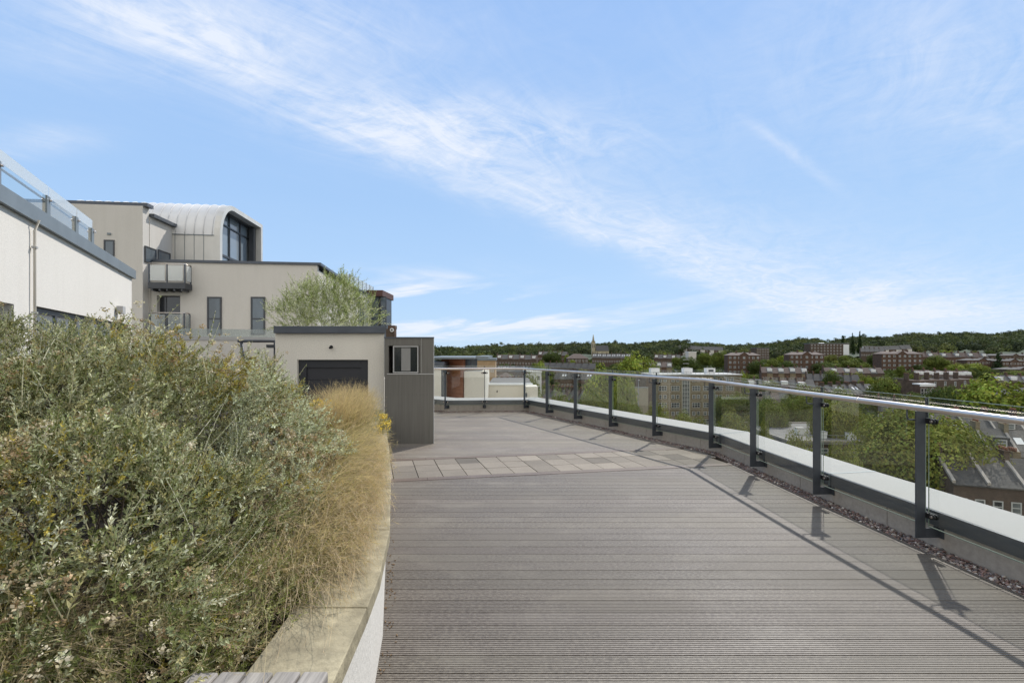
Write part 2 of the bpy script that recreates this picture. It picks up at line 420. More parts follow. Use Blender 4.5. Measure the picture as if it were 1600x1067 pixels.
def np_mesh(name, V, Fc, m, parent=None, tint=None, smooth=False, link=True):
    """V (n,3) float, Fc (k,3 or 4) int, tint (n,3)"""
    me = bpy.data.meshes.new(name)
    V = np.asarray(V, np.float32); Fc = np.asarray(Fc, np.int32)
    k, w = Fc.shape
    me.vertices.add(len(V)); me.vertices.foreach_set('co', V.ravel())
    me.loops.add(k * w); me.loops.foreach_set('vertex_index', Fc.ravel())
    me.polygons.add(k)
    me.polygons.foreach_set('loop_start', np.arange(0, k * w, w, dtype=np.int32))
    me.polygons.foreach_set('use_smooth', np.full(k, bool(smooth)))
    if tint is not None:
        at = me.attributes.new('tint', 'FLOAT_COLOR', 'POINT')
        at.data.foreach_set('color', np.concatenate([tint, np.ones((len(V), 1))], 1).astype(np.float32).ravel())
    me.materials.append(m)
    me.update(calc_edges=True)
    if not link: return me
    o = bpy.data.objects.new(name, me)
    COL.objects.link(o)
    if parent is not None: o.parent = parent
    return o

def frames(rng, N, jitter):
    """random orthonormal frames whose third axis is N blended with noise"""
    n = N + rng.normal(0, jitter, N.shape)
    n /= np.linalg.norm(n, axis=1, keepdims=True) + 1e-9
    t = rng.normal(0, 1, N.shape)
    u = np.cross(n, t); u /= np.linalg.norm(u, axis=1, keepdims=True) + 1e-9
    return u, np.cross(n, u), n

# ------------------------------------------------------------------ terrain
SKX = [400, 690, 720, 760, 800, 850, 900, 960, 1000, 1050, 1100, 1150, 1200, 1230, 1260, 1300, 1340, 1380, 1420, 1460, 1500, 1550, 1600, 1700, 1850]
SKYY = [541, 541, 542, 538, 537, 536, 534, 534, 535, 529, 534, 538, 534, 529, 527, 531, 523, 526, 518, 520, 517, 520, 513, 512, 514]
GY = [0, 150, 250, 330, 450]
GZ = [-20, -20, -18, -15.5, -11]
def ground(x, y):
    if y <= 450: return float(np.interp(y, GY, GZ))
    px = 800 + x / y * F
    crest = 1.6 + (550 - float(np.interp(px, SKX, SKYY))) * 1250 / F - 15
    if y <= 1250: return -11 + (crest + 11) * ((y - 450) / 800) ** 1.05
    return crest - (y - 1250) * .006
vs, fs = [], []
ys = [-300, -60, 40, 100, 150, 200, 250, 300, 350, 400, 450, 500, 560, 620, 700, 800, 900, 1000, 1120, 1250, 1500, 2000, 3000, 5000, 9000]
azs = np.linspace(-3, 3, 181)
for y in ys:
    for a in azs:
        x = a * max(y, 250)
        vs.append((x, y, ground(x, y)))
nA = len(azs)
for i in range(len(ys) - 1):
    for j in range(nA - 1):
        fs.append((i * nA + j, i * nA + j + 1, (i + 1) * nA + j + 1, (i + 1) * nA + j))
b = MB(); b.add(vs, fs, True)
tag(b.build('ground', M_GRASSG), kind='structure')

# ------------------------------------------------------------------ terrace: deck, paving, parapet
POSTS = [(3.72, -2.2), (3.58, -1.0), (3.50, .25), (3.43, 1.5), (3.37, 2.75), (3.30, 4.0), (3.215, 5.22), (3.157, 6.48), (3.11, 7.73), (2.54, 8.85),
         (1.98, 9.96), (1.415, 11.07), (.86, 12.17), (.333, 13.2), (-.726, 13.12), (-1.76, 13.03), (-2.6, 13.75), (-3.4, 14.5)]
def offset(path, d):
    out = []
    n = len(path)
    for i, p in enumerate(path):
        ns = []
        for a, b_ in ((i - 1, i), (i, i + 1)):
            if a < 0 or b_ >= n: continue
            dx, dy = path[b_][0] - path[a][0], path[b_][1] - path[a][1]
            L = math.hypot(dx, dy)
            ns.append((dy / L, -dx / L))
        nx = sum(q[0] for q in ns) / len(ns); ny = sum(q[1] for q in ns) / len(ns)
        k = nx * nx + ny * ny
        out.append((p[0] + d * nx / k, p[1] + d * ny / k))
    return out
EDGE = offset(POSTS, 0.005)
def deck_right(y):
    pts = [(p[1], p[0]) for p in EDGE[:14]]
    return float(np.interp(y, [a for a, _ in pts], [b_ for _, b_ in pts]))
COPE_Y = [-2.5, -.5, .6, 1.49, 1.94, 2.21, 2.795, 3.9, 5.12, 7.0, 8.62]
COPE_X = [-.6, -.53, -.52, -.540, -.568, -.592, -.690, -.955, -1.270, -1.80, -2.27]
def cope_x(y): return float(np.interp(y, COPE_Y, COPE_X))
def deck_left(y): return cope_x(y) - .045 if y < 8.6 else -3.6

BAND = [(-2.2, 5.98), (3.6, 7.12)]       # near side of the slab band (line), far side 1.36 m beyond
def band_near(x): return 6.10 + (x + 1.45) * .195
def band_far(x): return band_near(x) + 1.36
rng = np.random.default_rng(5)
def deck_region(name, rows, near=None, far=None, k_=1.0):
    V, Fc, T = [], [], []
    pitch, gap, ng = .146, .008, 7
    for y in rows:
        y0, y1 = y + gap / 2, y + pitch - gap / 2
        prof = [(y0, -.02), (y0, -.0015), (y0 + .0015, 0)]
        step = (y1 - y0 - .012) / ng
        worn = 1.0 if y < 3.1 else max(.35, 1.0 - (y - 3.1) * .5)
        for g in range(ng):
            c = y0 + .006 + step * (g + .5)
            hw = .0030 * (.5 + .5 * worn)
            prof += [(c - hw, 0), (c - hw * .7, -.0034 * worn), (c + hw * .7, -.0034 * worn), (c + hw, 0)]
        prof += [(y1 - .0015, 0), (y1, -.0015), (y1, -.02)]
        # board pieces along X with butt joints
        xs0 = -4.0
        cuts = [-4.0]
        x = -4.0 + 20
        while x < 4: cuts.append(x); x += 3.6
        cuts.append(4.2)
        for a, b_ in zip(cuts[:-1], cuts[1:]):
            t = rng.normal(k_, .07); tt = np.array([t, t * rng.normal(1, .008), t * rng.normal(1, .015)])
            base = len(V); L = []
            ok = True
            yy = [min(max(p[0], 0), 14) for p in prof]
            xa = [max(a + .0015, deck_left(q)) for q in yy]
            xb = [min(b_ - .0015, deck_right(q)) for q in yy]
            if max(xb) - min(xa) < .01 or any(v - u < 0 for u, v in zip(xa, xb)): continue
            nseg = 8
            for k in range(nseg + 1):
                for (py, pz), u, v in zip(prof, xa, xb):
                    xx = u + (v - u) * k / nseg
                    yv = py
                    if near: yv = max(py, near(xx))
                    if far: yv = min(py, far(xx))
                    V.append((xx, yv, pz)); T.append(tt)
            n = len(prof)
            for k in range(nseg):
                for i in range(n - 1):
                    q = base + k * n + i
                    Fc.append((q, q + n, q + n + 1, q + 1))
    return np_mesh(name, V, Fc, M_DECK, None, np.array(T))
tag(deck_region('deck_near', [-.6 + .146 * i for i in range(54)], None, band_near), kind='structure')
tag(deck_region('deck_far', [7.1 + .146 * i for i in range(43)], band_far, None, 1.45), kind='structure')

# slab band: two trim boards and three rows of concrete slabs
Vb = []
slabs = MB(); slabs_l = MB()
d = Vector((1, .195, 0)).normalized(); e = Vector((-.195, 1, 0)).normalized()
o0 = Vector((-1.45, 6.10, 0))
VT, FT, TT = [], [], []
for s0, s1 in ((.004, .135), (1.20, 1.33)):
    for a, b_ in ((-2.6, .4), (.404, 5.3)):
        base = len(VT)
        for (aa, bb) in ((a, s0), (b_, s0), (b_, s1), (a, s1)):
            q = o0 + d * aa + e * bb
            for _k in range(6):
                ex = q.x - deck_right(q.y) - .003
                if ex > 0: q = q - d * ex
            VT += [(q.x, q.y, .004), (q.x, q.y, -.02)]; TT += [(.86, .74, .70)] * 2
        FT += [(base, base + 2, base + 4, base + 6), (base, base + 1, base + 3, base + 2), (base + 4, base + 5, base + 7, base + 6)]
tag(np_mesh('paving_edge_boards', VT, FT, M_DECK, None, np.array(TT)), kind='structure')
VT, FT, TT = [], [], []
for i in range(-9, 20):
    for j, (s0, s1) in enumerate(((.145, .487), (.496, .838), (.848, 1.190))):
        a, b_ = i * .312, i * .312 + .302
        h = rng.normal(0.002, .0012)
        t = rng.normal(1.0, .17); tt = (t, t * .975, t * .93)
        qs = []
        for (aa, bb) in ((a, s0), (b_, s0), (b_, s1), (a, s1)):
            q = o0 + d * aa + e * bb - d * bb * .08
            q.x = min(q.x, deck_right(q.y) - .01)
            qs.append(q)
        if (qs[1] - qs[0]).length < .08: continue
        base = len(VT)
        for q in qs: VT.append((q.x, q.y, h))
        for q in qs: VT.append((q.x, q.y, -.03))
        TT += [tt] * 8
        FT += [(base, base + 1, base + 2, base + 3)] + [(base + k, base + k + 4, base + (k + 1) % 4 + 4, base + (k + 1) % 4) for k in range(4)]
m = bpy.data.materials.new('paving_slab'); m.use_nodes = True
N = NT(m.node_tree)
g = N.n('ShaderNodeNewGeometry').outputs['Position']
a_ = N.n('ShaderNodeAttribute', attribute_name='tint').outputs[0]
n1 = N.n('ShaderNodeTexNoise', {'Vector': g, 'Scale': 90, 'Detail': 4, 'Roughness': .7}).outputs[0]
n2 = N.n('ShaderNodeTexNoise', {'Vector': g, 'Scale': 3.0, 'Detail': 7, 'Roughness': .6}).outputs[0]
c = N.mix(N.ramp(n1, [(.35, 0.0), (.68, 1.0)]), (.175, .150, .122), (.305, .268, .222))
c = N.mix(N.m('MULTIPLY', N.ramp(n2, [(.45, 0.0), (.75, 1.0)]), .5), c, (.165, .142, .115))
c = N.mix(1.0, c, a_, 'MULTIPLY')
p = N.n('ShaderNodeBsdfPrincipled', {'Base Color': c, 'Roughness': .9, 'Normal': N.n('ShaderNodeBump', {'Height': n1, 'Strength': .5, 'Distance': .003}).outputs[0]})
N.n('ShaderNodeOutputMaterial', {0: p.outputs[0]})
tag(np_mesh('paving_slabs', VT, FT, m, None, np.array(TT)), kind='structure')
# dark sub base under the boards, and the building the terrace is the roof of
b = MB()
outer = offset(POSTS, .60)
poly = [(-14, -6), (3.9, -6)] + [(x, y) for x, y in outer] + [(-6, 20), (-14, 20)]
b.prism(poly, -.30, -.045)
tag(b.build('terrace_base', M_SOIL), kind='structure')
b = MB()
poly2 = [(-14, -6), (3.9, -6)] + offset(POSTS, .58) + [(-6, 20), (-14, 20)]
b.prism(poly2, -24, -.302)
o = b.build('building_below', M_STUCCO); o['kind'] = 'structure'

# parapet wall: blocks, fascia, coping sheet
L_IN, L_FA, L_OUT = .165, .150, .66
par = thing('parapet_wall', 'low concrete parapet with dark fascia and pale grey capping along the right edge of the deck', 'parapet', (POSTS[5][0] + .3, POSTS[5][1], 0))
org = par.location
def strip(path_a, za, path_b, zb):
    vs = [(x, y, za) for x, y in path_a] + [(x, y, zb) for x, y in path_b]
    n = len(path_a)
    return vs, [(i, i + n, i + n + 1, i + 1) for i in range(n - 1)]
def resample(path, step):
    out = []
    for (x0, y0), (x1, y1) in zip(path[:-1], path[1:]):
        n = max(1, int(math.hypot(x1 - x0, y1 - y0) / step))
        for k in range(n): out.append((x0 + (x1 - x0) * k / n, y0 + (y1 - y0) * k / n))
    out.append(path[-1]); return out
# each concrete panel, with open joints between
inn = offset(POSTS, L_IN); inn2 = offset(POSTS, L_IN + .10)
b = MB(org)
seg_i = 0
for i in range(len(inn) - 1):
    (x0, y0), (x1, y1) = inn[i], inn[i + 1]
    (u0, w0), (u1, w1) = inn2[i], inn2[i + 1]
    cuts = [0, .42, 1.0] if i < 8 else [0, .30, .72, 1.0]
    for a, c_ in zip(cuts[:-1], cuts[1:]):
        ga = a + (.003 if a > 0 else 0); gc = c_ - (.003 if c_ < 1 else 0)
        L = lambda t, p, q: (p[0] + (q[0] - p[0]) * t, p[1] + (q[1] - p[1]) * t)
        q = [L(ga, (x0, y0), (x1, y1)), L(gc, (x0, y0), (x1, y1)), L(gc, (u0, w0), (u1, w1)), L(ga, (u0, w0), (u1, w1))]
        b.prism(q, -.04, .186)
b.build('concrete_panels', M_CONC, par)
b = MB(org)
b.add(*strip(offset(POSTS, L_IN + .03), -.04, offset(POSTS, L_IN + .03), .18)); b.build('joint_backing', M_GASKET, par)
b = MB(org)
fa = offset(POSTS, L_FA); fb = offset(POSTS, L_FA + .014)
b.add(*strip(fa, .188, fa, .305)); b.add(*strip(fa, .305, fb, .312)); b.add(*strip(fb, .188, fa, .188))
b.build('fascia', M_FASCIA, par)
b = MB(org)
cb = offset(POSTS, L_OUT); cc = offset(POSTS, L_OUT + .01)
b.add(*strip(fb, .312, cb, .330)); b.add(*strip(cb, .330, cc, .15)); b.add(*strip(cc, .15, cc, -.3))
b.build('capping_sheet', M_COPE, par)
b = MB(org)
for i in (6, 8, 11, 13):          # lapped seams of the capping
    p0, p1 = fb[i], cb[i]
    dx, dy = (fb[i + 1][0] - fb[i][0]), (fb[i + 1][1] - fb[i][1]); L = math.hypot(dx, dy); dx /= L; dy /= L
    b.add([(p0[0], p0[1], .3145), (p1[0], p1[1], .3325), (p1[0] + dx * .035, p1[1] + dy * .035, .3325), (p0[0] + dx * .035, p0[1] + dy * .035, .3145)], [(3, 2, 1, 0)])
    p0 = fa[i]
    b.add([(p0[0] - dy * 0 - .003, p0[1], .19), (p0[0] - .003, p0[1], .306), (p0[0] + dx * .03 - .003, p0[1] + dy * .03, .306), (p0[0] + dx * .03 - .003, p0[1] + dy * .03, .19)], [(0, 1, 2, 3)])
b.build('lap_seams', M_FASCIA_L, par)
# deck edging strip
b = MB(); ea = offset(POSTS, .006); eb = offset(POSTS, .011)
b.add(*strip(ea, -.02, ea, .007)); b.add(*strip(ea, .007, eb, .007)); b.add(*strip(eb, .007, eb, -.04))
tag(b.build('deck_edge_trim', M_STEEL), kind='structure')

# pebbles
rng = np.random.default_rng(11)
t_ = (1 + 5 ** .5) / 2
ico = np.array([(-1, t_, 0), (1, t_, 0), (-1, -t_, 0), (1, -t_, 0), (0, -1, t_), (0, 1, t_), (0, -1, -t_), (0, 1, -t_), (t_, 0, -1), (t_, 0, 1), (-t_, 0, -1), (-t_, 0, 1)]) / math.hypot(1, t_)
icf = np.array([(0, 11, 5), (0, 5, 1), (0, 1, 7), (0, 7, 10), (0, 10, 11), (1, 5, 9), (5, 11, 4), (11, 10, 2), (10, 7, 6), (7, 1, 8), (3, 9, 4), (3, 4, 2), (3, 2, 6), (3, 6, 8), (3, 8, 9), (4, 9, 5), (2, 4, 11), (6, 2, 10), (8, 6, 7), (9, 8, 1)])
pts, rad = [], []
ga, gb = offset(POSTS, .018), offset(POSTS, .155)
for i in range(len(ga) - 1):
    L = math.hypot(ga[i + 1][0] - ga[i][0], ga[i + 1][1] - ga[i][1])
    if i < 2: continue
    n = int(L * .14 * (4300 if i < 9 else 2600))
    t = rng.random(n); s = rng.random(n)
    A = np.array(ga[i]) + (np.array(ga[i + 1]) - np.array(ga[i])) * t[:, None]
    B = np.array(gb[i]) + (np.array(gb[i + 1]) - np.array(gb[i])) * t[:, None]
    q = A + (B - A) * s[:, None]
    rr = rng.uniform(.007, .015, n) * (1.25 if i >= 9 else 1)
    zz_ = -.012 + rng.random(n) * .018 + .012 * s
    pts.append(np.c_[q, zz_]); rad.append(rr)
pts = np.concatenate(pts); rad = np.concatenate(rad)
n = len(pts)
u, v, w = frames(rng, np.tile([0, 0, 1.0], (n, 1)), .35)
sc3 = rad[:, None, None]
loc = ico[None] * rng.uniform(.85, 1.15, (n, 12, 1))
V = pts[:, None] + sc3 * (loc[..., :1] * u[:, None] * 1.35 + loc[..., 1:2] * v[:, None] * 1.0 + loc[..., 2:] * w[:, None] * .62)
Fc = (icf[None] + (np.arange(n) * 12)[:, None, None]).reshape(-1, 3)
pal = np.array([(.13, .09, .075), (.20, .15, .125), (.09, .07, .065), (.30, .26, .22), (.16, .10, .085), (.42, .38, .34), (.11, .10, .10)])
ct = pal[rng.choice(7, n, p=[.24, .18, .2, .1, .16, .04, .08])] * rng.uniform(1.1, 1.9, (n, 1)) * np.array([1.0, 1.0, .98])
T = np.repeat(ct, 12, 0).clip(0, 1)
o = np_mesh('pebbles', V.reshape(-1, 3), Fc, M_PEBBLE, None, T, True)
tag(o, 'brown and grey pebbles filling the drainage strip between deck and parapet', kind='stuff')

# ------------------------------------------------------------------ balustrade posts, glass, rail
def post_dir(i):
    a = POSTS[max(i - 1, 0)]; c = POSTS[min(i + 1, len(POSTS) - 1)]
    v = Vector((c[0] - a[0], c[1] - a[1], 0)).normalized()
    return v
post_ord = ['nearest', 'second nearest', 'third nearest', 'fourth', 'fifth', 'sixth', 'seventh', 'eighth', 'ninth (at the far bend)', 'tenth', 'eleventh (beside the dark shed)']
# prototype post in local coordinates: X outwards, Y along the rail
def make_post():
    r = thing('balustrade_post', '', 'balustrade post')
    b = MB(); 
    b.prism([(-.04, -.006), (.04, -.006), (.04, .006), (-.04, .006)], .10, 1.125)
    b.build('upright', M_POST, r, .0015)
    b = MB(); b.prism([(.0405, -.006), (.164, -.006), (.164, .006), (.0405, .006)], .10, .178)
    b.prism([(.1565, -.045), (.164, -.045), (.164, -.0065), (.1565, -.0065)], .098, .182)
    b.prism([(.1565, .0065), (.164, .0065), (.164, .045), (.1565, .045)], .098, .182)
    b.build('foot_bracket', M_POST, r, .001)
    for h in (.285, 1.045):
        b = MB()
        n = 10
        L = .085; rr = .021
        for x0, x1 in ((.0425, .0525), (.0675, .0775)):
            pts = [(L - rr + rr * math.cos(t), rr * math.sin(t)) for t in np.linspace(-math.pi / 2, math.pi / 2, 7)] + [(-(L - rr) - rr * math.cos(t), -rr * math.sin(t) * -1) for t in np.linspace(math.pi / 2, -math.pi / 2, 7)]
            vs = [(x0, y, h + z) for y, z in pts] + [(x1, y, h + z) for y, z in pts]
            m_ = len(pts)
            b.add(vs, [tuple(range(m_)), tuple(range(2 * m_ - 1, m_ - 1, -1))] + [(i, i + m_, (i + 1) % m_ + m_, (i + 1) % m_) for i in range(m_)])
        cl_ = b.build('glass_clamp', M_GASKET, r)
        for y in (-.058, .058):
            b = MB(); b.tube([(.034, y, h), (.0435, y, h)], .011, 10); b.build('bolt', M_STEEL, cl_)
    b = MB()
    b.tube([(-.035, 0, 1.055), (-.09, 0, 1.055), (-.106, 0, 1.062), (-.112, 0, 1.08), (-.112, 0, 1.137)], .006, 8)
    b.build('rail_bracket', M_POST, r)
    b = MB(); b.prism([(.048, -.007), (.072, -.007), (.072, .007), (.048, .007)], 1.07, 1.232)
    b.build('joint_gasket', M_POST, r)
    return r
proto = make_post()
for i in range(3, len(POSTS)):
    if i == 3: o = proto
    else: o = copy_tree(proto)
    dv = post_dir(i)
    o.location = (POSTS[i][0], POSTS[i][1], 0)
    o.rotation_euler = (0, 0, math.atan2(-dv.x, dv.y))
    k = i - 5
    if k < 0: lab = 'dark flat steel balustrade post beyond the right edge of the picture, ' + ['farther', 'nearer'][k + 2]
    elif k < len(post_ord): lab = 'dark flat steel balustrade post, %s of the row along the parapet' % post_ord[k]
    else: lab = 'dark steel balustrade post hidden behind the dark clad shed, ' + ['near one', 'far one'][k - 11]
    tag(o, lab.replace(',,', ',').replace(', of', ' of').replace(' fourth', ' fourth'), 'balustrade post', 'steel posts of the glass balustrade')
glp = offset(POSTS, .06)
pn = 0
names = ['right of the nearest post', 'between the nearest and second posts', 'between the second and third posts', 'between the third and fourth posts', 'between the fourth and fifth posts', 'between the fifth and sixth posts',
         'between the sixth and seventh posts', 'between the seventh and eighth posts', 'between the eighth post and the far bend', 'left of the far bend, in front of the low pale wall', 'in front of the red brown cladding', 'receding behind the dark clad shed', 'hidden behind the dark clad shed']
for i in range(3, len(POSTS) - 1):
    a = Vector((*glp[i], 0)); c = Vector((*glp[i + 1], 0))
    dv = (c - a).normalized(); L = (c - a).length
    nn = Vector((dv.y, -dv.x, 0))
    g0 = .016; 
    r = thing('glass_panel', '', 'glass panel', a + dv * L / 2, math.atan2(dv.y, dv.x), 'glass panels of the balustrade')
    b = MB()
    hl = L / 2 - g0
    b.box(-hl, hl, -.0005, .0005, .20, 1.232)
    b.build('pane', M_GLASS, r)
    b = MB()
    b.box(-hl, hl, -.004, .004, .1945, .1995); b.box(-hl, hl, -.004, .004, 1.2325, 1.2365)
    b.box(-hl - .003, -hl - .0003, -.004, .004, .2, 1.232); b.box(hl + .0003, hl + .003, -.004, .004, .2, 1.232)
    me_ = mat('polished_glass_edge', (.20, .25, .20), .3)
    b.build('polished_edge', me_, r)
    tag(r, 'clear glass balustrade panel ' + (names[i - 4] if i >= 4 else 'beyond the right edge of the picture'), 'glass panel')
rl = [(x, y, 1.162) for x, y in offset(POSTS, -.112)]
r = thing('handrail', 'long round stainless steel handrail following the parapet bends', 'handrail', rl[5])
b = MB(rl[5]); b.tube(rl, .0255, 16); b.build('rail_tube', M_STEEL, r)
for i in (5, 8, 13):
    p0, p1 = Vector(rl[i]), Vector(rl[i + 1]); dv = (p1 - p0).normalized()
    b = MB(rl[5]); b.tube([p0 + dv * .5, p0 + dv * .52], .027, 16); b.build('rail_joint', M_STEEL, r)

# ------------------------------------------------------------------ planter
pl = thing('raised_planter', 'raised white rendered planter bed with sandstone coping along the left of the deck', 'planter', (-.9, 2.9, 0))
po = pl.location
sy = [-.5, .24, 1.09, 1.94, 2.79, 3.64, 4.49, 5.34, 6.19, 7.04, 7.89, 8.6]
b = MB(po)
for a, c_ in zip(sy[:-1], sy[1:]):
    ys_ = np.linspace(a + .003, c_ - .003, 4)
    outp = [(cope_x(y), y) for y in ys_]; inp = [(cope_x(y) - .285, y) for y in ys_[::-1]]
    b.prism(outp + inp, .532, .60)
b.build('coping_stone', M_STONE, pl, .004)
b = MB(po)
yy = [-.5] + [y for y in COPE_Y if -.4 < y < 8.6] + [8.6]
b.prism([(cope_x(y) - .04, y) for y in yy] + [(cope_x(y) - .24, y) for y in yy[::-1]], -.04, .5315)
b.build('render_wall', M_WHITEWALL, pl)
b = MB(po)
b.prism([(cope_x(y) - .2405, y) for y in yy] + [(-5.6, 8.6), (-5.6, -.5)], -.02, .50)
b.build('soil', M_SOIL, pl)
# timber bench end at the bottom of the picture
be = thing('timber_bench', 'weathered grey timber slat bench top lying over the planter coping at the bottom edge', 'bench', (-.75, 1.0, .603))
b0 = Vector((0, 0, 0))
x = -.907
rr = random.Random(3)
for k in range(5):
    wv = .0715
    b = MB(be.location)
    y1 = 1.412 + rr.uniform(-.004, .006)
    b.box(x, x + wv, .1, y1, .655, .690)
    b.build('slat', M_TIMBER, be, .006)
    x += wv + .0063
b = MB(be.location)
b.box(-.90, -.53, 1.25, 1.31, .603, .653); b.build('batten', M_TIMBER, be)
b = MB(be.location); b.box(-.90, -.53, .4, .46, .603, .653); b.build('batten', M_TIMBER, be)

# ------------------------------------------------------------------ plants of the planter
rng = np.random.default_rng(21)
def leaf_template(l, w, fold=.15):
    return np.array([(0, 0, 0), (.45 * l, .5 * w, fold * w), (.45 * l, -.5 * w, fold * w), (l, 0, -.06 * l), (.45 * l, 0, -fold * w)]), np.array([(0, 4, 1), (0, 2, 4), (4, 3, 1), (2, 3, 4)])
def make_sprig(rng, L, nl, ll, lw, spread=.9, tip=True, thick=.0016):
    """a stem with opposite leaf pairs; returns (V,F,kind) kind 0 stem 1 leaf, and leaf index for the tint"""
    V, Fc, K = [], [], []
    bend = rng.normal(0, .12, 2)
    def cen(t): return np.array([bend[0] * t * t * L, bend[1] * t * t * L, t * L])
    seg = 4
    for i in range(seg + 1):
        t = i / seg; c = cen(t); r = thick * (1 - .6 * t)
        for j in range(3):
            a = 2 * math.pi * j / 3
            V.append(c + np.array([math.cos(a) * r, math.sin(a) * r, 0])); K.append(0)
    for i in range(seg):
        for j in range(3):
            a = i * 3 + j; b_ = i * 3 + (j + 1) % 3
            Fc += [(a, b_, b_ + 3), (a, b_ + 3, a + 3)]
    ph = rng.uniform(0, 6.28)
    li = 1
    for i in range(nl):
        t = .12 + .86 * (i + .5) / nl
        s = (1 - .45 * t) * rng.uniform(.75, 1.2)
        for side in (0, 1):
            T, Fl = leaf_template(ll * s, lw * s)
            up = spread * (1 - .35 * t) + rng.normal(0, .22)
            az_ = ph + i * 1.57 + side * math.pi + rng.normal(0, .3)
            ca, sa = math.cos(az_), math.sin(az_)
            cu, su = math.cos(1.57 - up), math.sin(1.57 - up)
            X = np.array([cu * ca, cu * sa, su]); Y = np.array([-sa, ca, 0]); Zv = np.cross(X, Y)
            base = len(V); c = cen(t)
            for p in T: V.append(c + X * p[0] + Y * p[1] + Zv * p[2]); K.append(li)
            Fc += [tuple(f + base) for f in Fl]
            li += 1
    return np.array(V), np.array(Fc), np.array(K)
def scatter(name, protos, pos, axis, scale, pal, m, parent, origin, rng, colvar=.34, stemcol=(.40, .36, .22), patch=None):
    """copies of sprig templates merged in one foliage mesh"""
    Vs, Fs, Ts = [], [], []
    base = 0
    which = rng.integers(0, len(protos), len(pos))
    for k, (V, Fc, K) in enumerate(protos):
        idx = np.where(which == k)[0]
        n = len(idx)
        if not n: continue
        A = axis[idx]; A = A / (np.linalg.norm(A, axis=1, keepdims=True) + 1e-9)
        t = rng.normal(0, 1, A.shape); U = np.cross(A, t); U /= np.linalg.norm(U, axis=1, keepdims=True) + 1e-9
        Wv = np.cross(A, U)
        s = scale[idx][:, None, None]
        X = pos[idx][:, None] + s * (V[None, :, :1] * U[:, None] + V[None, :, 1:2] * Wv[:, None] + V[None, :, 2:] * A[:, None])
        nk = K.max() + 1
        pc = pal[rng.integers(0, len(pal), n)] if patch is None else patch(pos[idx], rng)
        lc = pc[:, None, :] * rng.normal(1, colvar, (n, nk, 1)).clip(.25, 2.0)
        lc[:, 0] = np.array(stemcol)
        T = lc[:, K]
        Vs.append(X.reshape(-1, 3)); Ts.append(T.reshape(-1, 3))
        Fs.append((Fc[None] + (np.arange(n) * len(V))[:, None, None] + base).reshape(-1, 3))
        base += n * len(V)
    V = np.concatenate(Vs) - np.array(origin)
    return np_mesh(name, V, np.concatenate(Fs), m, parent, np.concatenate(Ts).clip(0, 1))
def lumps_points(rng, lumps, n, shell=(.55, 1.0), zmin=.5, keep=.80):
    """points in the outer shells of a union of ellipsoids, with outward axes"""
    L = np.array(lumps)
    area = L[:, 3] * L[:, 4] + L[:, 3] * L[:, 5] + L[:, 4] * L[:, 5]
    k = rng.choice(len(L), n * 3, p=area / area.sum())
    dv = rng.normal(0, 1, (n * 3, 3)); dv /= np.linalg.norm(dv, axis=1, keepdims=True)
    rr = shell[0] + (shell[1] - shell[0]) * rng.random(n * 3) ** .6
    p = L[k, :3] + dv * L[k, 3:6] * rr[:, None]
    nrm = dv / L[k, 3:6]; nrm /= np.linalg.norm(nrm, axis=1, keepdims=True)
    ok = p[:, 2] > zmin
    for j in range(len(L)):
        q = np.linalg.norm((p - L[j, :3]) / L[j, 3:6], axis=1)
        ok &= ~((q < keep * shell[0] / .55 * .55 + .0) & (k != j))
    p, nrm = p[ok][:n], nrm[ok][:n]
    return p, nrm

def wobble(p, amp=.08, f=2.7):
    return amp * (np.sin(p[:, 0] * f * 2.1 + 1) * np.sin(p[:, 1] * f * 1.7 + 2) + .6 * np.sin(p[:, 2] * f * 3.1 + p[:, 0] * 4))

BIG = [(-2.24, 3.05, .85, .86, 1.0, .86), (-1.78, 2.15, .70, .66, .70, .62), (-2.55, 2.3, .80, .85, .85, .84), (-3.35, 3.1, .85, 1.0, 1.0, .90),
       (-2.08, 3.75, .72, .58, .70, .62), (-3.0, 1.75, .75, .9, .7, .72), (-1.58, 2.75, .62, .38, .55, .50), (-1.42, 1.75, .60, .42, .42, .42), (-2.0, 1.55, .55, .6, .45, .42)]
shrub = thing('silver_shrub', 'large silver green leafy shrub filling the raised planter at the left', 'shrub', (-2.2, 2.6, .5))
so = shrub.location
protos = [make_sprig(rng, rng.uniform(.055, .12), 6, rng.uniform(.019, .028), rng.uniform(.0085, .0115), .75) for _ in range(14)]
def clustered(lumps, ncl, per, shell, zmin, rad_, wob=.10):
    pc, nc = lumps_points(rng, lumps, ncl, shell, zmin)
    pc = pc + nc * wobble(pc, wob)[:, None]
    dirs = nc * .9 + rng.normal(0, .42, nc.shape) + np.array([.05, -.05, .40]); dirs /= np.linalg.norm(dirs, axis=1, keepdims=True)
    k = np.repeat(np.arange(len(pc)), per)
    sp = rng.normal(0, 1, (len(k), 3)); sp -= (sp * dirs[k]).sum(1, keepdims=True) * dirs[k] * .5
    r_ = rng.random(len(k))[:, None] ** .7 * rad_
    p_ = pc[k] + sp / np.linalg.norm(sp, axis=1, keepdims=True) * r_ - dirs[k] * rng.uniform(0, .14, (len(k), 1))
    a_ = dirs[k] * .75 + sp * .38
    ok = p_[:, 2] > zmin - .05
    return p_[ok], a_[ok], nc[k][ok]
p, ax, nr = clustered(BIG, 1900, 17, (.78, 1.02), .55, .060, .22)
p2, nr2 = lumps_points(rng, BIG, 1900, (.50, .78), .52)
p = np.concatenate([p, p2]); ax = np.concatenate([ax, nr2 * .9 + rng.normal(0, .5, nr2.shape) + np.array([0, 0, .4])])
nr = np.concatenate([nr, nr2])
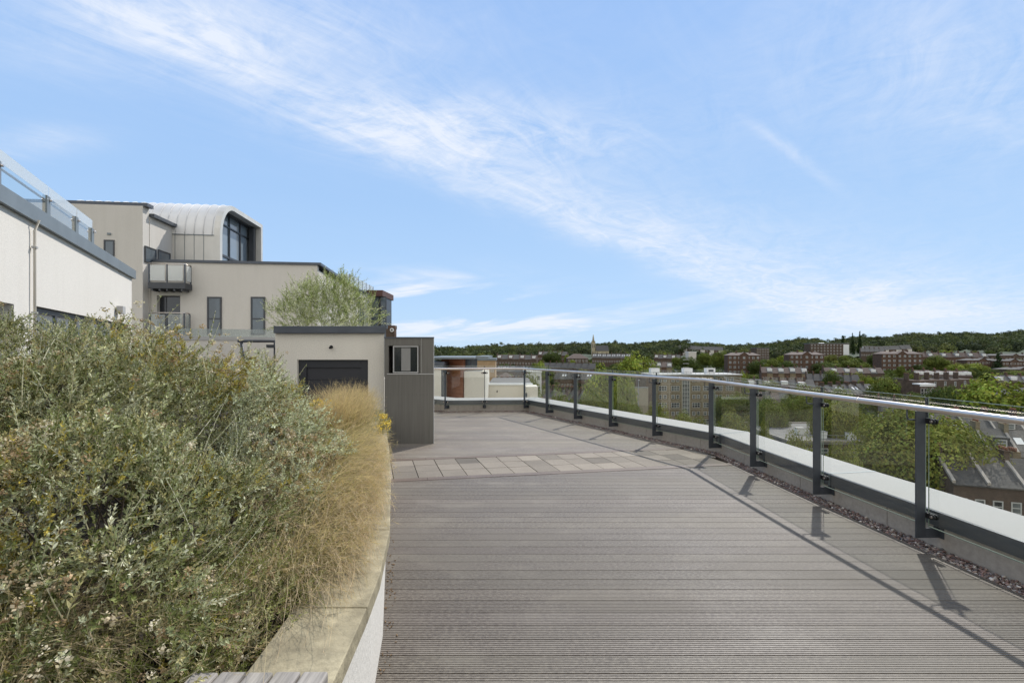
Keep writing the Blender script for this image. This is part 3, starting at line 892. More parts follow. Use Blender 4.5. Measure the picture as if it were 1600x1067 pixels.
silver = np.array([(.43, .44, .30), (.33, .345, .21), (.56, .555, .42), (.18, .195, .08), (.38, .35, .19), (.12, .135, .05), (.26, .285, .16)])
def patchcol(q, rng):
    n = len(q)
    c = silver[rng.integers(0, len(silver), n)].copy()
    f = np.sin(q[:, 0] * 3.1 + 1.2) * np.sin(q[:, 2] * 4.2 + q[:, 1] * 2.3) + rng.normal(0, .55, n)
    ol = f > .75
    c[ol] = np.array([.34, .28, .07]) * rng.uniform(.8, 1.3, (ol.sum(), 1))
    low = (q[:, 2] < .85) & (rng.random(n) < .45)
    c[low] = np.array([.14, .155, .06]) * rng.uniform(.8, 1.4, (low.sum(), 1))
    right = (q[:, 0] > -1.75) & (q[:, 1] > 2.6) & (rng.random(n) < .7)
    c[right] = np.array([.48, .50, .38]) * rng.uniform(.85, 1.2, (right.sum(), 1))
    return c
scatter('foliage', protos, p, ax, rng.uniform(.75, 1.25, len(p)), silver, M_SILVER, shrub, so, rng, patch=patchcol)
# longer shoots standing out of the outline
protos_l = [make_sprig(rng, .25, 8, .024, .0088, .8, thick=.0022) for _ in range(6)]
p, nr = lumps_points(rng, BIG, 300, (.90, .98), .6)
p = p + nr * .02
p = p + nr * wobble(p)[:, None]
ax = nr * .65 + rng.normal(0, .6, nr.shape) + np.array([.1, 0, .35])
scatter('long_shoots', protos_l, p, ax, rng.uniform(.7, 1.25, len(p)), silver, M_SILVER, shrub, so, rng, stemcol=(.55, .52, .38))
# brown seed heads
def make_head(rng):
    V, Fc, K = [], [], []
    for i in range(22):
        dv = rng.normal(0, 1, 3); dv[2] = abs(dv[2]); dv /= np.linalg.norm(dv)
        c = dv * rng.uniform(.006, .03)
        u = rng.normal(0, 1, 3); u /= np.linalg.norm(u); w_ = np.cross(u, dv); w_ /= np.linalg.norm(w_) + 1e-9
        base = len(V); s = rng.uniform(.004, .0075)
        for q in (c - u * s, c + w_ * s * .7, c + u * s, c - w_ * s * .7): V.append(q); K.append(1 + i)
        Fc += [(base, base + 1, base + 2), (base, base + 2, base + 3)]
    return np.array(V), np.array(Fc), np.array([*K])
heads = [make_head(rng) for _ in range(5)]
p, nr = lumps_points(rng, BIG, 15000, (.86, 1.06), .55)
p = p + nr * wobble(p, .20)[:, None] + nr * .03
f = np.sin(p[:, 0] * 4.3 + .5) * np.sin(p[:, 2] * 5.1 + p[:, 1] * 2.9) + rng.normal(0, .45, len(p))
p, nr = p[f > .42], nr[f > .42]
brown = np.array([(.34, .24, .14), (.26, .18, .10), (.44, .36, .24), (.58, .51, .38), (.31, .25, .13)])
scatter('seed_heads', heads, p, nr + np.array([0, 0, .5]), rng.uniform(.55, 1.15, len(p)), brown, M_SILVER, shrub, so, rng, .25)
# woody stems inside
b = MB(so)
rr = random.Random(8)
for L in BIG:
    base = Vector((L[0] + rr.uniform(-.1, .1), L[1] + rr.uniform(-.1, .1), .48))
    for k in range(14):
        a = rr.uniform(0, 6.28); rad_ = rr.uniform(.3, .88)
        e_ = Vector((L[0] + L[3] * rad_ * math.cos(a), L[1] + L[4] * rad_ * math.sin(a), L[2] + L[5] * math.sqrt(max(.05, 1 - rad_ ** 2)) * .9))
        e_.z = max(e_.z, .56)
        m1 = base.lerp(e_, .4) + Vector((rr.uniform(-.08, .08), rr.uniform(-.08, .08), .05)); m2 = base.lerp(e_, .75) + Vector((rr.uniform(-.06, .06), rr.uniform(-.06, .06), .06))
        b.tube([base, m1, m2, e_], .0055, 5, False, .0015)
b.build('woody_stems', M_BARK, shrub)

# lower, greener shrub in front
lo = thing('low_shrub', 'low dark green shrub with small pale leaves at the foot of the large silver shrub', 'shrub', (-1.3, 1.5, .5))
LOW = [(-1.15, 1.62, .52, .28, .30, .24), (-1.55, 1.35, .48, .40, .30, .30), (-2.0, 1.15, .5, .4, .3, .34), (-1.02, 1.95, .52, .20, .25, .22)]
protos2 = [make_sprig(rng, .10, 7, .020, .0075) for _ in range(6)]
p, nr = lumps_points(rng, LOW, 3600, (.4, 1.05), .47)
ax = nr + rng.normal(0, .5, nr.shape) + np.array([.05, 0, .5])
gr = np.array([(.20, .22, .06), (.32, .33, .14), (.44, .42, .25), (.16, .18, .05), (.42, .34, .20)])
scatter('foliage', protos2, p, ax, rng.uniform(.8, 1.25, len(p)), gr, M_SILVER, lo, lo.location, rng, .2)
p, nr = lumps_points(rng, LOW, 420, (.98, 1.10), .5)
scatter('seed_heads', heads, p, nr + np.array([0, 0, .5]), rng.uniform(.5, .9, len(p)), brown, M_SILVER, lo, lo.location, rng, .25)

# feather grass
def grass(name_parent, c, rad, n, Lr, lean, col_lo, col_hi, rng, width=.0011, droop=1.0, spread=.35, fuzz=True):
    seg = 7
    base = np.c_[c[0] + rng.normal(0, rad[0], n), c[1] + rng.normal(0, rad[1], n), np.full(n, .49)]
    L = rng.uniform(*Lr, n)
    az_ = rng.normal(0, 1, (n, 2)) * spread + np.array(lean)
    t = np.linspace(0, 1, seg + 1)
    out = az_[:, None] * L[:, None, None] * (t[None, :, None] ** 1.7)
    hgt = L[:, None] * (t[None] * (1 - .10 * t[None] ** 2) - droop * rng.uniform(.10, .46, n)[:, None] * t[None] ** 3)
    lat = np.linalg.norm(az_, axis=1)[:, None]
    hgt = hgt * (1 - .28 * np.clip(lat, 0, 1.5) * t[None])
    C = np.concatenate([base[:, None, :2] + out, (base[:, None, 2] + hgt)[..., None]], 2)
    C[..., 2] = np.maximum(C[..., 2], .60 * ((C[..., 0] > -0.02 + np.interp(C[..., 1], COPE_Y, COPE_X) - .29) & (C[..., 0] < np.interp(C[..., 1], COPE_Y, COPE_X))) + .004)
    lim = np.interp(C[..., 1], COPE_Y, COPE_X) + rng.normal(-.03, .035, n)[:, None]
    over = np.maximum(C[..., 0] - (lim - .22), 0)
    C[..., 0] = np.where(over > 0, lim - .22 + .22 * (1 - np.exp(-over / .22)), C[..., 0])
    wob_ = rng.normal(0, .006, (n, seg + 1, 3)) * t[None, :, None]
    C = C + wob_
    side = np.stack([rng.normal(0, 1, n), rng.normal(0, 1, n), rng.normal(0, .3, n)], 1); side /= np.linalg.norm(side, axis=1, keepdims=True)
    wd = width * (1 - .75 * t)[None, :, None] * rng.uniform(.7, 1.3, n)[:, None, None]
    A = C - side[:, None] * wd; B = C + side[:, None] * wd
    V = np.stack([A, B], 2).reshape(-1, 3)
    i0 = (np.arange(n) * (seg + 1) * 2)[:, None] + (np.arange(seg) * 2)[None]
    Fc = np.stack([i0, i0 + 1, i0 + 3, i0 + 2], 2).reshape(-1, 4)
    cl_, ch = np.array(col_lo), np.array(col_hi)
    mixv = np.clip(t[None] * 1.25 + rng.normal(-.1, .22, n)[:, None], 0, 1)
    T = cl_ + (ch - cl_) * mixv[..., None]
    T = T * rng.uniform(.45, 1.4, n)[:, None, None]
    T = np.repeat(T[:, :, None, :], 2, 2).reshape(-1, 3).clip(0, 1)
    o_ = np.array(name_parent.location)
    np_mesh('leaf_blades', V - o_, Fc, M_GRASSB, name_parent, T)
    if fuzz:      # feathery awns near the tips of every second blade
        nf = int(n * .55)
        idx = rng.choice(n, nf, replace=False)
        k = 9
        tt = rng.uniform(.66, 1.0, (nf, k))
        s = tt * seg; s0 = np.clip(s.astype(int), 0, seg - 1); fr = (s - s0)[..., None]
        p0 = C[idx[:, None], s0]; p1 = C[idx[:, None], s0 + 1]
        q = p0 + (p1 - p0) * fr
        dirv = (p1 - p0); dirv /= np.linalg.norm(dirv, axis=2, keepdims=True) + 1e-9
        e1 = q + dirv * rng.uniform(.03, .07, (nf, k, 1)) + rng.normal(0, .012, q.shape)
        sd = rng.normal(0, 1, q.shape); sd /= np.linalg.norm(sd, axis=2, keepdims=True); sd *= .0007
        V2 = np.stack([q - sd, q + sd, e1], 2).reshape(-1, 3)
        F2 = np.arange(len(V2)).reshape(-1, 3)
        T2 = np.repeat((np.array([.58, .45, .30]) * rng.uniform(.7, 1.35, (nf * k, 1))), 3, 0).clip(0, 1)
        np_mesh('seed_awns', V2 - o_, F2, M_GRASSB, name_parent, T2)
GR = 'clumps of feather grass spilling over the coping'
clumps = [((-1.02, 2.38), 'small sparse feather grass clump closest to the camera on the coping', 1300, (.35, .62)), ((-1.16, 2.95), 'nearest feather grass clump drooping over the sandstone coping', 2600, (.45, .74)), ((-1.34, 3.5), 'feather grass clump with green base just behind the nearest clump', 3000, (.5, .82)),
          ((-1.50, 4.1), 'tawny feather grass clump in the middle of the grass row', 3000, (.55, .86)), ((-1.70, 4.8), 'tall tawny feather grass clump beside the silver shrub', 3000, (.6, .92)),
          ((-1.93, 5.6), 'upright reddish feather grass clump in front of the dark door', 2600, (.55, .98)), ((-2.18, 6.5), 'farthest feather grass clump by the yellow flowers', 2000, (.55, .85))]
for (cx, cy), lab, n, Lr in clumps:
    g_ = thing('feather_grass', lab, 'ornamental grass', (cx, cy, .49), 0, GR)
    hi = (.58, .45, .32) if cy < 4.5 else (.50, .36, .26)
    grass(g_, (cx, cy), (.10, .19), n, Lr, (.50, -.30) if cy < 4.6 else (.10, -.05), (.20, .25, .06), hi, rng, .0015, 1.15 if cy < 4.6 else .35, .42 if cy < 4.6 else .20)
g_ = thing('wispy_grass', 'sparse brownish wispy grass tuft at the lower left corner', 'ornamental grass', (-1.50, 1.46, .49))
grass(g_, (-1.50, 1.46), (.10, .07), 700, (.40, .70), (.05, .05), (.18, .19, .07), (.38, .30, .20), rng, .0012, .9, .5)

# yellow flowers
def flowers(label, c, rad, n, rng):
    r = thing('yellow_flowers', label, 'flowers', (c[0], c[1], .5))
    V, Fc = [], []
    bs = MB(r.location)
    for i in range(n):
        p_ = np.array(c) + rng.normal(0, 1, 3) * np.array(rad)
        for k in range(7):
            q = p_ + rng.normal(0, .012, 3)
            u_, v_, w_ = frames(rng, np.array([[.3, -.6, .8]]), .5)
            s = rng.uniform(.007, .012); base = len(V)
            for a in np.linspace(0, 2 * math.pi, 6)[:-1]: V.append(q + u_[0] * s * math.cos(a) + v_[0] * s * math.sin(a))
            Fc.append(tuple(range(base, base + 5)))
        bs.tube([(c[0] + (p_[0] - c[0]) * .4, c[1] + (p_[1] - c[1]) * .4, .5), tuple(p_)], .0015, 3, False)
    me = bpy.data.meshes.new('petals'); me.from_pydata([tuple(Vector(v) - r.location) for v in V], [], Fc); me.materials.append(M_YELLOW)
    o = bpy.data.objects.new('petals', me); COL.objects.link(o); o.parent = r
    bs.build('stems', M_STEM, r)
flowers('cluster of bright yellow flowers on the coping at the right end of the grass', (-1.60, 6.1, .70), (.028, .13, .08), 85, rng)
flowers('small bunch of yellow flowers between the silver shrub and the grass', (-1.90, 4.95, 1.09), (.05, .06, .025), 14, rng)
sprg = make_sprig(rng, .12, 6, .03, .008)
r_ = thing('trailing_plant', 'grey green trailing plant under the yellow flowers on the coping', 'plant', (-1.75, 6.2, .5))
p, nr = lumps_points(rng, [(-1.72, 6.1, .66, .14, .30, .22)], 380, (.4, 1.0), .56)
scatter('foliage', [sprg], p, nr + rng.normal(0, .4, nr.shape), rng.uniform(.6, 1.1, len(p)), silver, M_SILVER, r_, r_.location, rng)
# small litter on the deck by the planter
b = MB()
rr = random.Random(5)
for k in range(130):
    y = rr.uniform(2.45, 5.4); x = cope_x(y) - .04 + abs(rr.gauss(0, .035)) + .01; s = rr.uniform(.001, .004); a = rr.uniform(0, 3.14)
    b.obox((x, y, .0045), (math.cos(a), math.sin(a), 0), s * 2.2, (-math.sin(a), math.cos(a), 0), s * .6, (0, 0, 1), .0025)
tag(b.build('fallen_debris', mat('dry_litter', (.20, .13, .07), .9, 0, (40, .4))), 'dry leaf litter along the foot of the planter wall', kind='stuff')

# ------------------------------------------------------------------ window helper (local frame: origin, right vector u, outward normal n)
def rect_window(parent, o, rz, c, u, n, w, h, frame=.05, mull=(), trans=(), mf=None, mp=None, depth=.06, name='window', sill=False):
    """c = centre of the opening on the wall plane. The frame stands 4 mm proud, the pane sits behind it"""
    mf = mf or M_DARK; mp = mp or M_DARKWIN
    c, u, n = Vector(c), Vector(u).normalized(), Vector(n).normalized()
    up = Vector((0, 0, 1))
    b = MB(o, rz)
    hw, hh = w / 2, h / 2
    for s in (-1, 1):
        b.obox(c + u * s * (hw - frame / 2) + n * .004, u, frame / 2, n, .03, up, hh)
        b.obox(c + up * s * (hh - frame / 2) + n * .004, u, hw - frame, n, .03, up, frame / 2)
    for t in mull: b.obox(c + u * (t * w - hw) + n * .002, u, frame / 2.2, n, .027, up, hh - frame)
    for t in trans: b.obox(c + up * (t * h - hh) + n * .000, u, hw - frame, n, .025, up, frame / 2.4)
    if sill: b.obox(c - up * (hh + .04) + n * .05, u, hw + .05, n, .07, up, .035)
    f = b.build(name, mf, parent)
    b = MB(o, rz)
    b.obox(c - n * .002, u, hw - frame, n, .012, up, hh - frame)
    b.build('pane', mp, f)
    return f

# ------------------------------------------------------------------ left wing (white wall with roof glass)
DX = -.5045
def lw(Z): return -3.54 + DX * Z         # X of the wall plane at distance Z
A = Vector((lw(3.0), 3.0, 0)); B = Vector((lw(13.4), 13.4, 0))
wd = (B - A).normalized(); wn = Vector((wd.y, -wd.x, 0))     # normal to the right
wing = thing('white_wing', 'low white rendered wing at the far left with dark sliding windows', 'building', tuple(B))
wo_ = wing.location
def along_wall(Z): return Vector((lw(Z), Z, 0))
back = -wn * 7
b = MB(wo_)
# openings: window band Z 7.75..13.3, head 2.30 ; left opening Z<7.0 head 2.2
top = 3.60
def wall_piece(za, zb, h0, h1):
    a, c_ = along_wall(za), along_wall(zb)
    m_ = (a + c_) / 2 - wn * .15
    b.obox(m_ + Vector((0, 0, (h0 + h1) / 2)), wd, (c_ - a).length / 2, wn, .15, (0, 0, 1), (h1 - h0) / 2)
wall_piece(3.0, 7.05, 2.28, top)
wall_piece(7.05, 7.75, -.1, top)
wall_piece(7.75, 13.05, 2.32, top)
wall_piece(7.75, 13.05, -.1, .15)
wall_piece(13.05, 13.4, -.1, top)
c0 = along_wall(13.4)
b.obox(c0 - wn * 3.5 - wd * .15 + Vector((0, 0, 1.75)) - wn * .3, wn, 3.5 - .0, wd, .15, (0, 0, 1), 1.85)
b.build('wall', M_WHITEWALL, wing)
b = MB(wo_)
a, c_ = along_wall(2.8), along_wall(13.52)
m_ = (a + c_) / 2
b.obox(m_ + wn * .02 + Vector((0, 0, 3.71)), wd, (c_ - a).length / 2, wn, .05, (0, 0, 1), .115)
b.obox(m_ - wn * 3.5 + Vector((0, 0, 3.70)), wd, (c_ - a).length / 2 - .01, wn, 3.46, (0, 0, 1), .10)
b.build('roof_edge', M_FASCIA_L, wing)
# long sliding window
mid = (along_wall(7.75) + along_wall(13.05)) / 2; Lw = (along_wall(13.05) - along_wall(7.75)).length
f = rect_window(wing, wo_, 0, mid - wn * .10 + Vector((0, 0, 1.235)), wd, wn, Lw, 2.17, .09, (.18, .36, .44, .62, .80), (), M_DARK, M_WINGREY, name='sliding_window')
mid = (along_wall(4.0) + along_wall(7.05)) / 2; Lw = (along_wall(7.05) - along_wall(4.0)).length
rect_window(wing, wo_, 0, mid - wn * .20 + Vector((0, 0, 1.09)), wd, wn, Lw, 2.38, .08, (.3, .62, .93), (), M_FRAMEW, M_WINGREY, name='window')
# downpipe
pp = along_wall(7.55) + wn * .05
b = MB(wo_); b.tube([pp + wn * .05 + Vector((0, 0, 3.62)), pp + Vector((0, 0, 3.45)), pp + Vector((0, 0, .0))], .018, 8)
dp = b.build('downpipe', mat('cream_pipe', (.62, .56, .46), .6), wing)
b = MB(wo_)
for h in (3.2, 2.2, 1.2): b.obox(pp + Vector((0, 0, h)), wd, .035, wn, .03, (0, 0, 1), .015)
b.build('pipe_bracket', M_CLADTRIM, dp)
pp = along_wall(12.0) + wn * .06
b = MB(wo_); b.obox(pp + Vector((0, 0, 2.62)) + wn * .03, wd, .14, wn, .06, (0, 0, 1), .09); b.build('wall_lamp', M_CLADTRIM, wing)
# roof balustrade of the wing
rb = thing('roof_balustrade', 'frameless glass balustrade with grey brackets on the roof of the white wing', 'balustrade', tuple(along_wall(8) + Vector((0, 0, 3.8))))
ro = rb.location
inset = -wn * .12
gz = [4.3, 5.55, 7.2, 8.6, 9.75, 10.75]
gz = [3.2, 4.9, 6.95, 8.55, 9.85, 10.75]
for za, zb in zip(gz[:-1], gz[1:]):
    a = along_wall(za) + inset; c_ = along_wall(zb) + inset
    m_ = (a + c_) / 2; L = (c_ - a).length / 2 - .012
    b = MB(ro); b.obox(m_ + Vector((0, 0, 4.035)), wd, L, wn, .001, (0, 0, 1), .215); b.build('glass_panel', M_GLASS, rb)
    b = MB(ro); b.obox(m_ + Vector((0, 0, 4.345)), wd, L, wn, .001, (0, 0, 1), .0945); b.build('frosted_band', M_FROST, rb)
for zz_ in gz[1:]:
    a = along_wall(zz_) + inset
    b = MB(ro); b.obox(a + wn * .02 - wd * .09 + Vector((0, 0, 4.03)), wd, .075, wn, .012, (0, 0, 1), .22)
    br_ = b.build('bracket', M_FASCIA_L, rb)
    b = MB(ro); b.tube([a - wd * .05 + wn * .02 + Vector((0, 0, 4.19)), a - wd * .05 + wn * .07 + Vector((0, 0, 4.19))], .022, 8); b.build('bolt', M_STEEL, br_)
a, c_ = along_wall(3.0) + inset - wn * .09, along_wall(10.8) + inset - wn * .09
b = MB(ro); b.tube([a + Vector((0, 0, 4.24)), c_ + Vector((0, 0, 4.24))], .02, 8); b.build('handrail', M_STEEL, rb)

# ------------------------------------------------------------------ grey main building behind
TH = R(7)
U = Vector((math.cos(TH), math.sin(TH), 0)); Vv = Vector((-math.sin(TH), math.cos(TH), 0))
def on_plane(px, Z0, X0px):
    """point on a plane parallel to U that passes the pixel column X0px at distance Z0, seen in column px"""
    p0 = Vector(((X0px - 800) * Z0 / F, Z0, 0))
    k = (px - 800) / F
    # p0 + s*U : (p0.x + s ux) = k (p0.y + s uy)
    s = (k * p0.y - p0.x) / (U.x - k * U.y)
    return p0 + U * s
def hz_(py, Z): return EYE - (py - 550) * Z / F
def block(b, p, q, depth, z0, z1):
    """box whose front runs from p to q (on a U line), going back by depth"""
    c = (p + q) / 2 + Vv * depth / 2
    b.obox(Vector((c.x, c.y, (z0 + z1) / 2)), U, (q - p).length / 2, Vv, depth / 2, (0, 0, 1), (z1 - z0) / 2)
gb = thing('grey_main_building', 'tall grey rendered block with slit windows behind the shrub, stepping down to the right', 'building', tuple(on_plane(223, 26, 223)))
go = gb.location
tp, tq = on_plane(-60, 26, 223), on_plane(223, 26, 223)
ttop = hz_(322, 26)
b = MB(go)
block(b, tp, tq, .55, -20, ttop)
tq2 = tq + Vv * .55
b.build('tower_front', M_STUCCO, gb)
b = MB(go)
# receding volume behind the tower front: side wall lit by the sun, top slopes down as it recedes
sp = on_plane(-60, 26.55, 223); sq = tq2 + U * .02
block(b, sp + Vv * .002, sq, 6.0, -20, ttop - .42)
b.build('side_wall', M_STUCCO, gb)
b = MB(go)
block(b, tp - U * .1, tq + U * .22, .56, ttop, ttop + .17)
block(b, sp + Vv * .02, sq + U * .22, 6.2, ttop - .42, ttop - .24)
b.build('roof_edge', M_FASCIA, gb)
# lower block
lp, lq = on_plane(231, 26.7, 231), on_plane(496, 26.7, 231)
# plane slightly flatter than the tower: keep U
ltop = hz_(412, 26.7) + .1
low_b = thing('lower_wing', 'two storey grey rendered wing with narrow tall windows and a dark roof line', 'building', tuple(lq))
lo_o = low_b.location
b = MB(lo_o)
# recess for the lower balcony between columns 232 and 283
def seg(pa, pb, h0, h1, dep=.3):
    block(b, on_plane(pa, 26.7, 231), on_plane(pb, 26.7, 231), dep, h0, h1)
zr_top, zr_bot = hz_(462, 26.9), hz_(514, 26.9)
seg(231, 245, -20, ltop); seg(281.5, 496, -20, ltop); seg(245.02, 281.48, zr_top, ltop); seg(245.02, 281.48, -20, zr_bot)
pa, pb = on_plane(231, 26.7, 231) + Vv * .302, on_plane(496, 26.7, 231) + Vv * .302
block(b, pa, pb, 10, -20, ltop - .25)
b.build('wall', M_STUCCO, low_b)
b = MB(lo_o); block(b, on_plane(240, 26.7, 231) - Vv * .08, lq + U * .2 - Vv * .08, 10.4, ltop, ltop + .14); b.build('roof_edge', M_FASCIA, low_b)
def bw(pxa, pya, pxb, pyb, name='window', **kw):
    ca = on_plane((pxa + pxb) / 2, 26.7, 231); Z = ca.y
    wd_ = (pxb - pxa) * Z / F; hh = (pyb - pya) * Z / F
    c = Vector((ca.x, ca.y, hz_((pya + pyb) / 2, Z)))
    return rect_window(low_b, lo_o, 0, c - Vv * .03, U, -Vv, wd_, hh, kw.pop('frame', .08), name=name, **kw)
bw(325, 464, 346, 523, trans=(.42,), mp=M_WINGREY)
bw(393, 464, 414, 523, trans=(.42,), mp=M_WINGREY)
bw(392, 538, 413, 600, trans=(.42,))
bw(325, 545, 346, 604, trans=(.42,))
# patio door in the recess
ca = on_plane(263, 26.95, 231)
rect_window(low_b, lo_o, 0, Vector((ca.x, ca.y, (zr_top + zr_bot) / 2)) + Vv * .02, U, -Vv, 1.30, zr_top - zr_bot, .06, (.42,), (), M_DARK, M_DARKWIN, name='patio_door')
# tall narrow side windows of the tower side wall (they face right)
def side_win(px, pya, pyb, w):
    base = tq2 + U * .02
    k = (px - 800) / F
    s = (k * base.y - base.x) / (Vv.x - k * Vv.y)
    c = base + Vv * s
    hh = (pyb - pya) * c.y / F
    rect_window(gb, go, 0, Vector((c.x, c.y, hz_((pya + pyb) / 2, c.y))) + U * .01, Vv, U, w, hh, .06, name='side_window', mp=M_WINGREY)
side_win(235, 387, 412, 1.0)
side_win(256, 393, 412, 1.2)
ca = on_plane(171, 26, 223)
rect_window(gb, go, 0, Vector((ca.x, ca.y, hz_(389, 26))) - Vv * .01, U, -Vv, .5, .85, .06, name='window', mp=M_WINGREY)
b = MB(go); b.obox(Vector((ca.x, ca.y, hz_(367, 26))) - Vv * .03, U, .09, Vv, .02, (0, 0, 1), .05); b.build('air_brick', M_FASCIA_L, gb)
# balconies
def balcony(label, pxa, pxb, y_top, y_floor, thick, dep, solid):
    fr = 26.7 - dep
    k = fr / 26.7
    p0 = on_plane(pxa, fr, 231); p1 = on_plane(pxb, fr, 231)
    zt, zf = hz_(y_top, fr), hz_(y_floor, fr)
    r = thing('balcony', label, 'balcony', tuple(p0), 0, 'balconies of the grey building')
    o_ = r.location
    b = MB(o_); block(b, p0, p1, dep, zf - thick, zf); b.build('floor_slab', M_DARK, r, .01)
    if thick > .2:
        b = MB(o_)
        for t in np.linspace(.1, .9, 5): 
            q = p0.lerp(p1, t); b.obox(q + Vv * dep * .5 + Vector((0, 0, zf - thick - .06)), U, .04, Vv, dep * .45, (0, 0, 1), .055)
        b.build('support_beam', M_DARK, r)
    q0, q1 = p0 + Vv * .05 + U * .03, p1 + Vv * .05 - U * .03
    for t in (0, .5, 1):
        q = q0.lerp(q1, t)
        b = MB(o_); b.obox(q + Vector((0, 0, (zf + zt) / 2)), U, .035 if t != .5 else .022, Vv, .03, (0, 0, 1), (zt - zf) / 2); b.build('post', M_FASCIA, r)
    q = q1 + Vv * (dep - .15)
    b = MB(o_); b.obox(q + Vector((0, 0, (zf + zt) / 2)), U, .03, Vv, .03, (0, 0, 1), (zt - zf) / 2); b.build('post', M_FASCIA, r)
    m_ = M_FROST if solid else M_GLASS_FAR
    for (a, c_) in ((q0, q0.lerp(q1, .5)), (q0.lerp(q1, .5), q1), (q1, q)):
        dv = (c_ - a).normalized(); nn = Vector((dv.y, -dv.x, 0))
        b = MB(o_); b.obox((a + c_) / 2 + nn * .05 + Vector((0, 0, (zf + zt) / 2 + .02)), dv, (c_ - a).length / 2 - .08, nn, .006, (0, 0, 1), (zt - zf) / 2 - .08); b.build('glass_panel', m_, r)
    b = MB(o_); b.tube([q0 + Vector((0, 0, zt + .02)), q1 + Vector((0, 0, zt + .02)), q + Vector((0, 0, zt + .02))], .03, 8); b.build('handrail', M_STEEL, r)
balcony('upper balcony with frosted glass panels and dark underside on the grey building', 231, 289, 412, 441, .32, .75, True)
balcony('lower balcony with clear glass in front of the dark patio door', 232, 288, 489, 525, .12, .7, False)
# chair on lower balcony
# ------------------------------------------------------------------ curved metal roof extension
mr = thing('curved_metal_penthouse', 'silver standing seam penthouse with rounded roof and large glazed end above the grey wing', 'building', tuple(on_plane(334, 29, 334)))
mo = mr.location
pf = on_plane(334, 29, 334)              # front bottom corner of the glazed end
zb = hz_(415, 29); ze = hz_(367, 29); zt = hz_(324, 31) 
Lx = 8.2; DEP = 6.6
def prof_pts(off=0.0):
    r_ = (zt - ze)
    pts = [(off, zb), (off, ze)]
    for t in np.linspace(0, math.pi / 2, 9)[1:]:
        pts.append((off + (1.9 - off) - (1.9 - off) * math.cos(t), ze + (r_ - off) * math.sin(t)))
    pts.append((DEP - off, zt - off + .06))
    return pts
def pt(s, v, z): return pf + U * s + Vv * v + Vector((0, 0, z))
def sheet(b, P0, s0, s1, smooth=True):
    n = len(P0)
    b.add([pt(s0, v, z) for v, z in P0] + [pt(s1, v, z) for v, z in P0], [(i, i + 1, i + 1 + n, i + n) for i in range(n - 1)], smooth)
b = MB(mo); sheet(b, prof_pts()[1:], -Lx, 0); 
pr = prof_pts() ; 
b.build('curved_roof', M_ZINC, mr)
b = MB(mo); sheet(b, prof_pts()[:2], -Lx, 0, False)
b.build('side_cladding', M_ZINC_P, mr)
b = MB(mo); b.add([pt(-Lx, DEP, zb), pt(0, DEP, zb), pt(0, DEP, zt + .06), pt(-Lx, DEP, zt + .06)], [(0, 1, 2, 3)]); b.build('rear_wall', M_ZINC_P, mr)
b = MB(mo)
for i in range(17):
    s = -.08 - i * .5
    ps = prof_pts(-.03)
    b.tube([pt(s, v, z) for v, z in ps[1:]], .016, 5)
b.build('roof_seams', M_ZINC, mr)
b = MB(mo)
for i in range(12):
    s = -.55 - i * .52
    b.obox(pt(s, -.012, (zb + ze) / 2), U, .008, Vv, .012, (0, 0, 1), (ze - zb) / 2)
b.obox(pt(-Lx / 2, -.02, ze - .03), U, Lx / 2, Vv, .02, (0, 0, 1), .02)
b.build('panel_joints', M_FASCIA_L, mr)
# surround of the glazed end
b = MB(mo)
po_, pi_ = prof_pts(0), prof_pts(.28)
po_ = po_ + [(DEP, zb)]; pi_ = pi_ + [(DEP - .28, zb)]
n = len(po_)
vs = [pt(.0, v, z) for v, z in po_] + [pt(.35, v, z) for v, z in po_] + [pt(.35, v, z) for v, z in pi_] + [pt(-.5, v, z) for v, z in pi_]
fs = []
for i in range(n - 1):
    for k in range(3): fs.append((k * n + i, k * n + i + 1, (k + 1) * n + i + 1, (k + 1) * n + i))
b.add(vs, fs); b.build('end_surround', M_ZINC_P, mr)
b = MB(mo)
b.add([pt(-.48, v, z) for v, z in pi_] , [tuple(range(n))[::-1]])
b.build('end_glazing', mat('sky_pane', (.22, .26, .29), .08, 0, spec=1.0), mr)  # sky reflection put into the pane's pale base colour
b = MB(mo)
for v in (1.25, 3.1, 4.75):
    ztop_ = np.interp(v, [q[0] for q in pi_[1:-1]], [q[1] for q in pi_[1:-1]])
    b.obox(pt(-.44, v, (zb + ztop_) / 2), Vv, .05, U, .04, (0, 0, 1), (ztop_ - zb) / 2)
b.obox(pt(-.445, DEP / 2, zb + 1.0), Vv, DEP / 2 - .3, U, .035, (0, 0, 1), .07)
b.obox(pt(-.445, DEP / 2 + .3, zt - 1.05), Vv, DEP / 2 - .6, U, .035, (0, 0, 1), .045)
b.build('mullions', M_DARK, mr)
b = MB(mo)
b.obox(pt(-.3, DEP / 2 + .4, zt - .26), Vv, DEP / 2 - .8, U, .14, (0, 0, 1), .07)
b.obox(pt(-.16, DEP - .5, (zb + zt) / 2), Vv, .2, U, .16, (0, 0, 1), (zt - zb) / 2 - .3)
b.build('dark_reveal', M_DARK, mr)

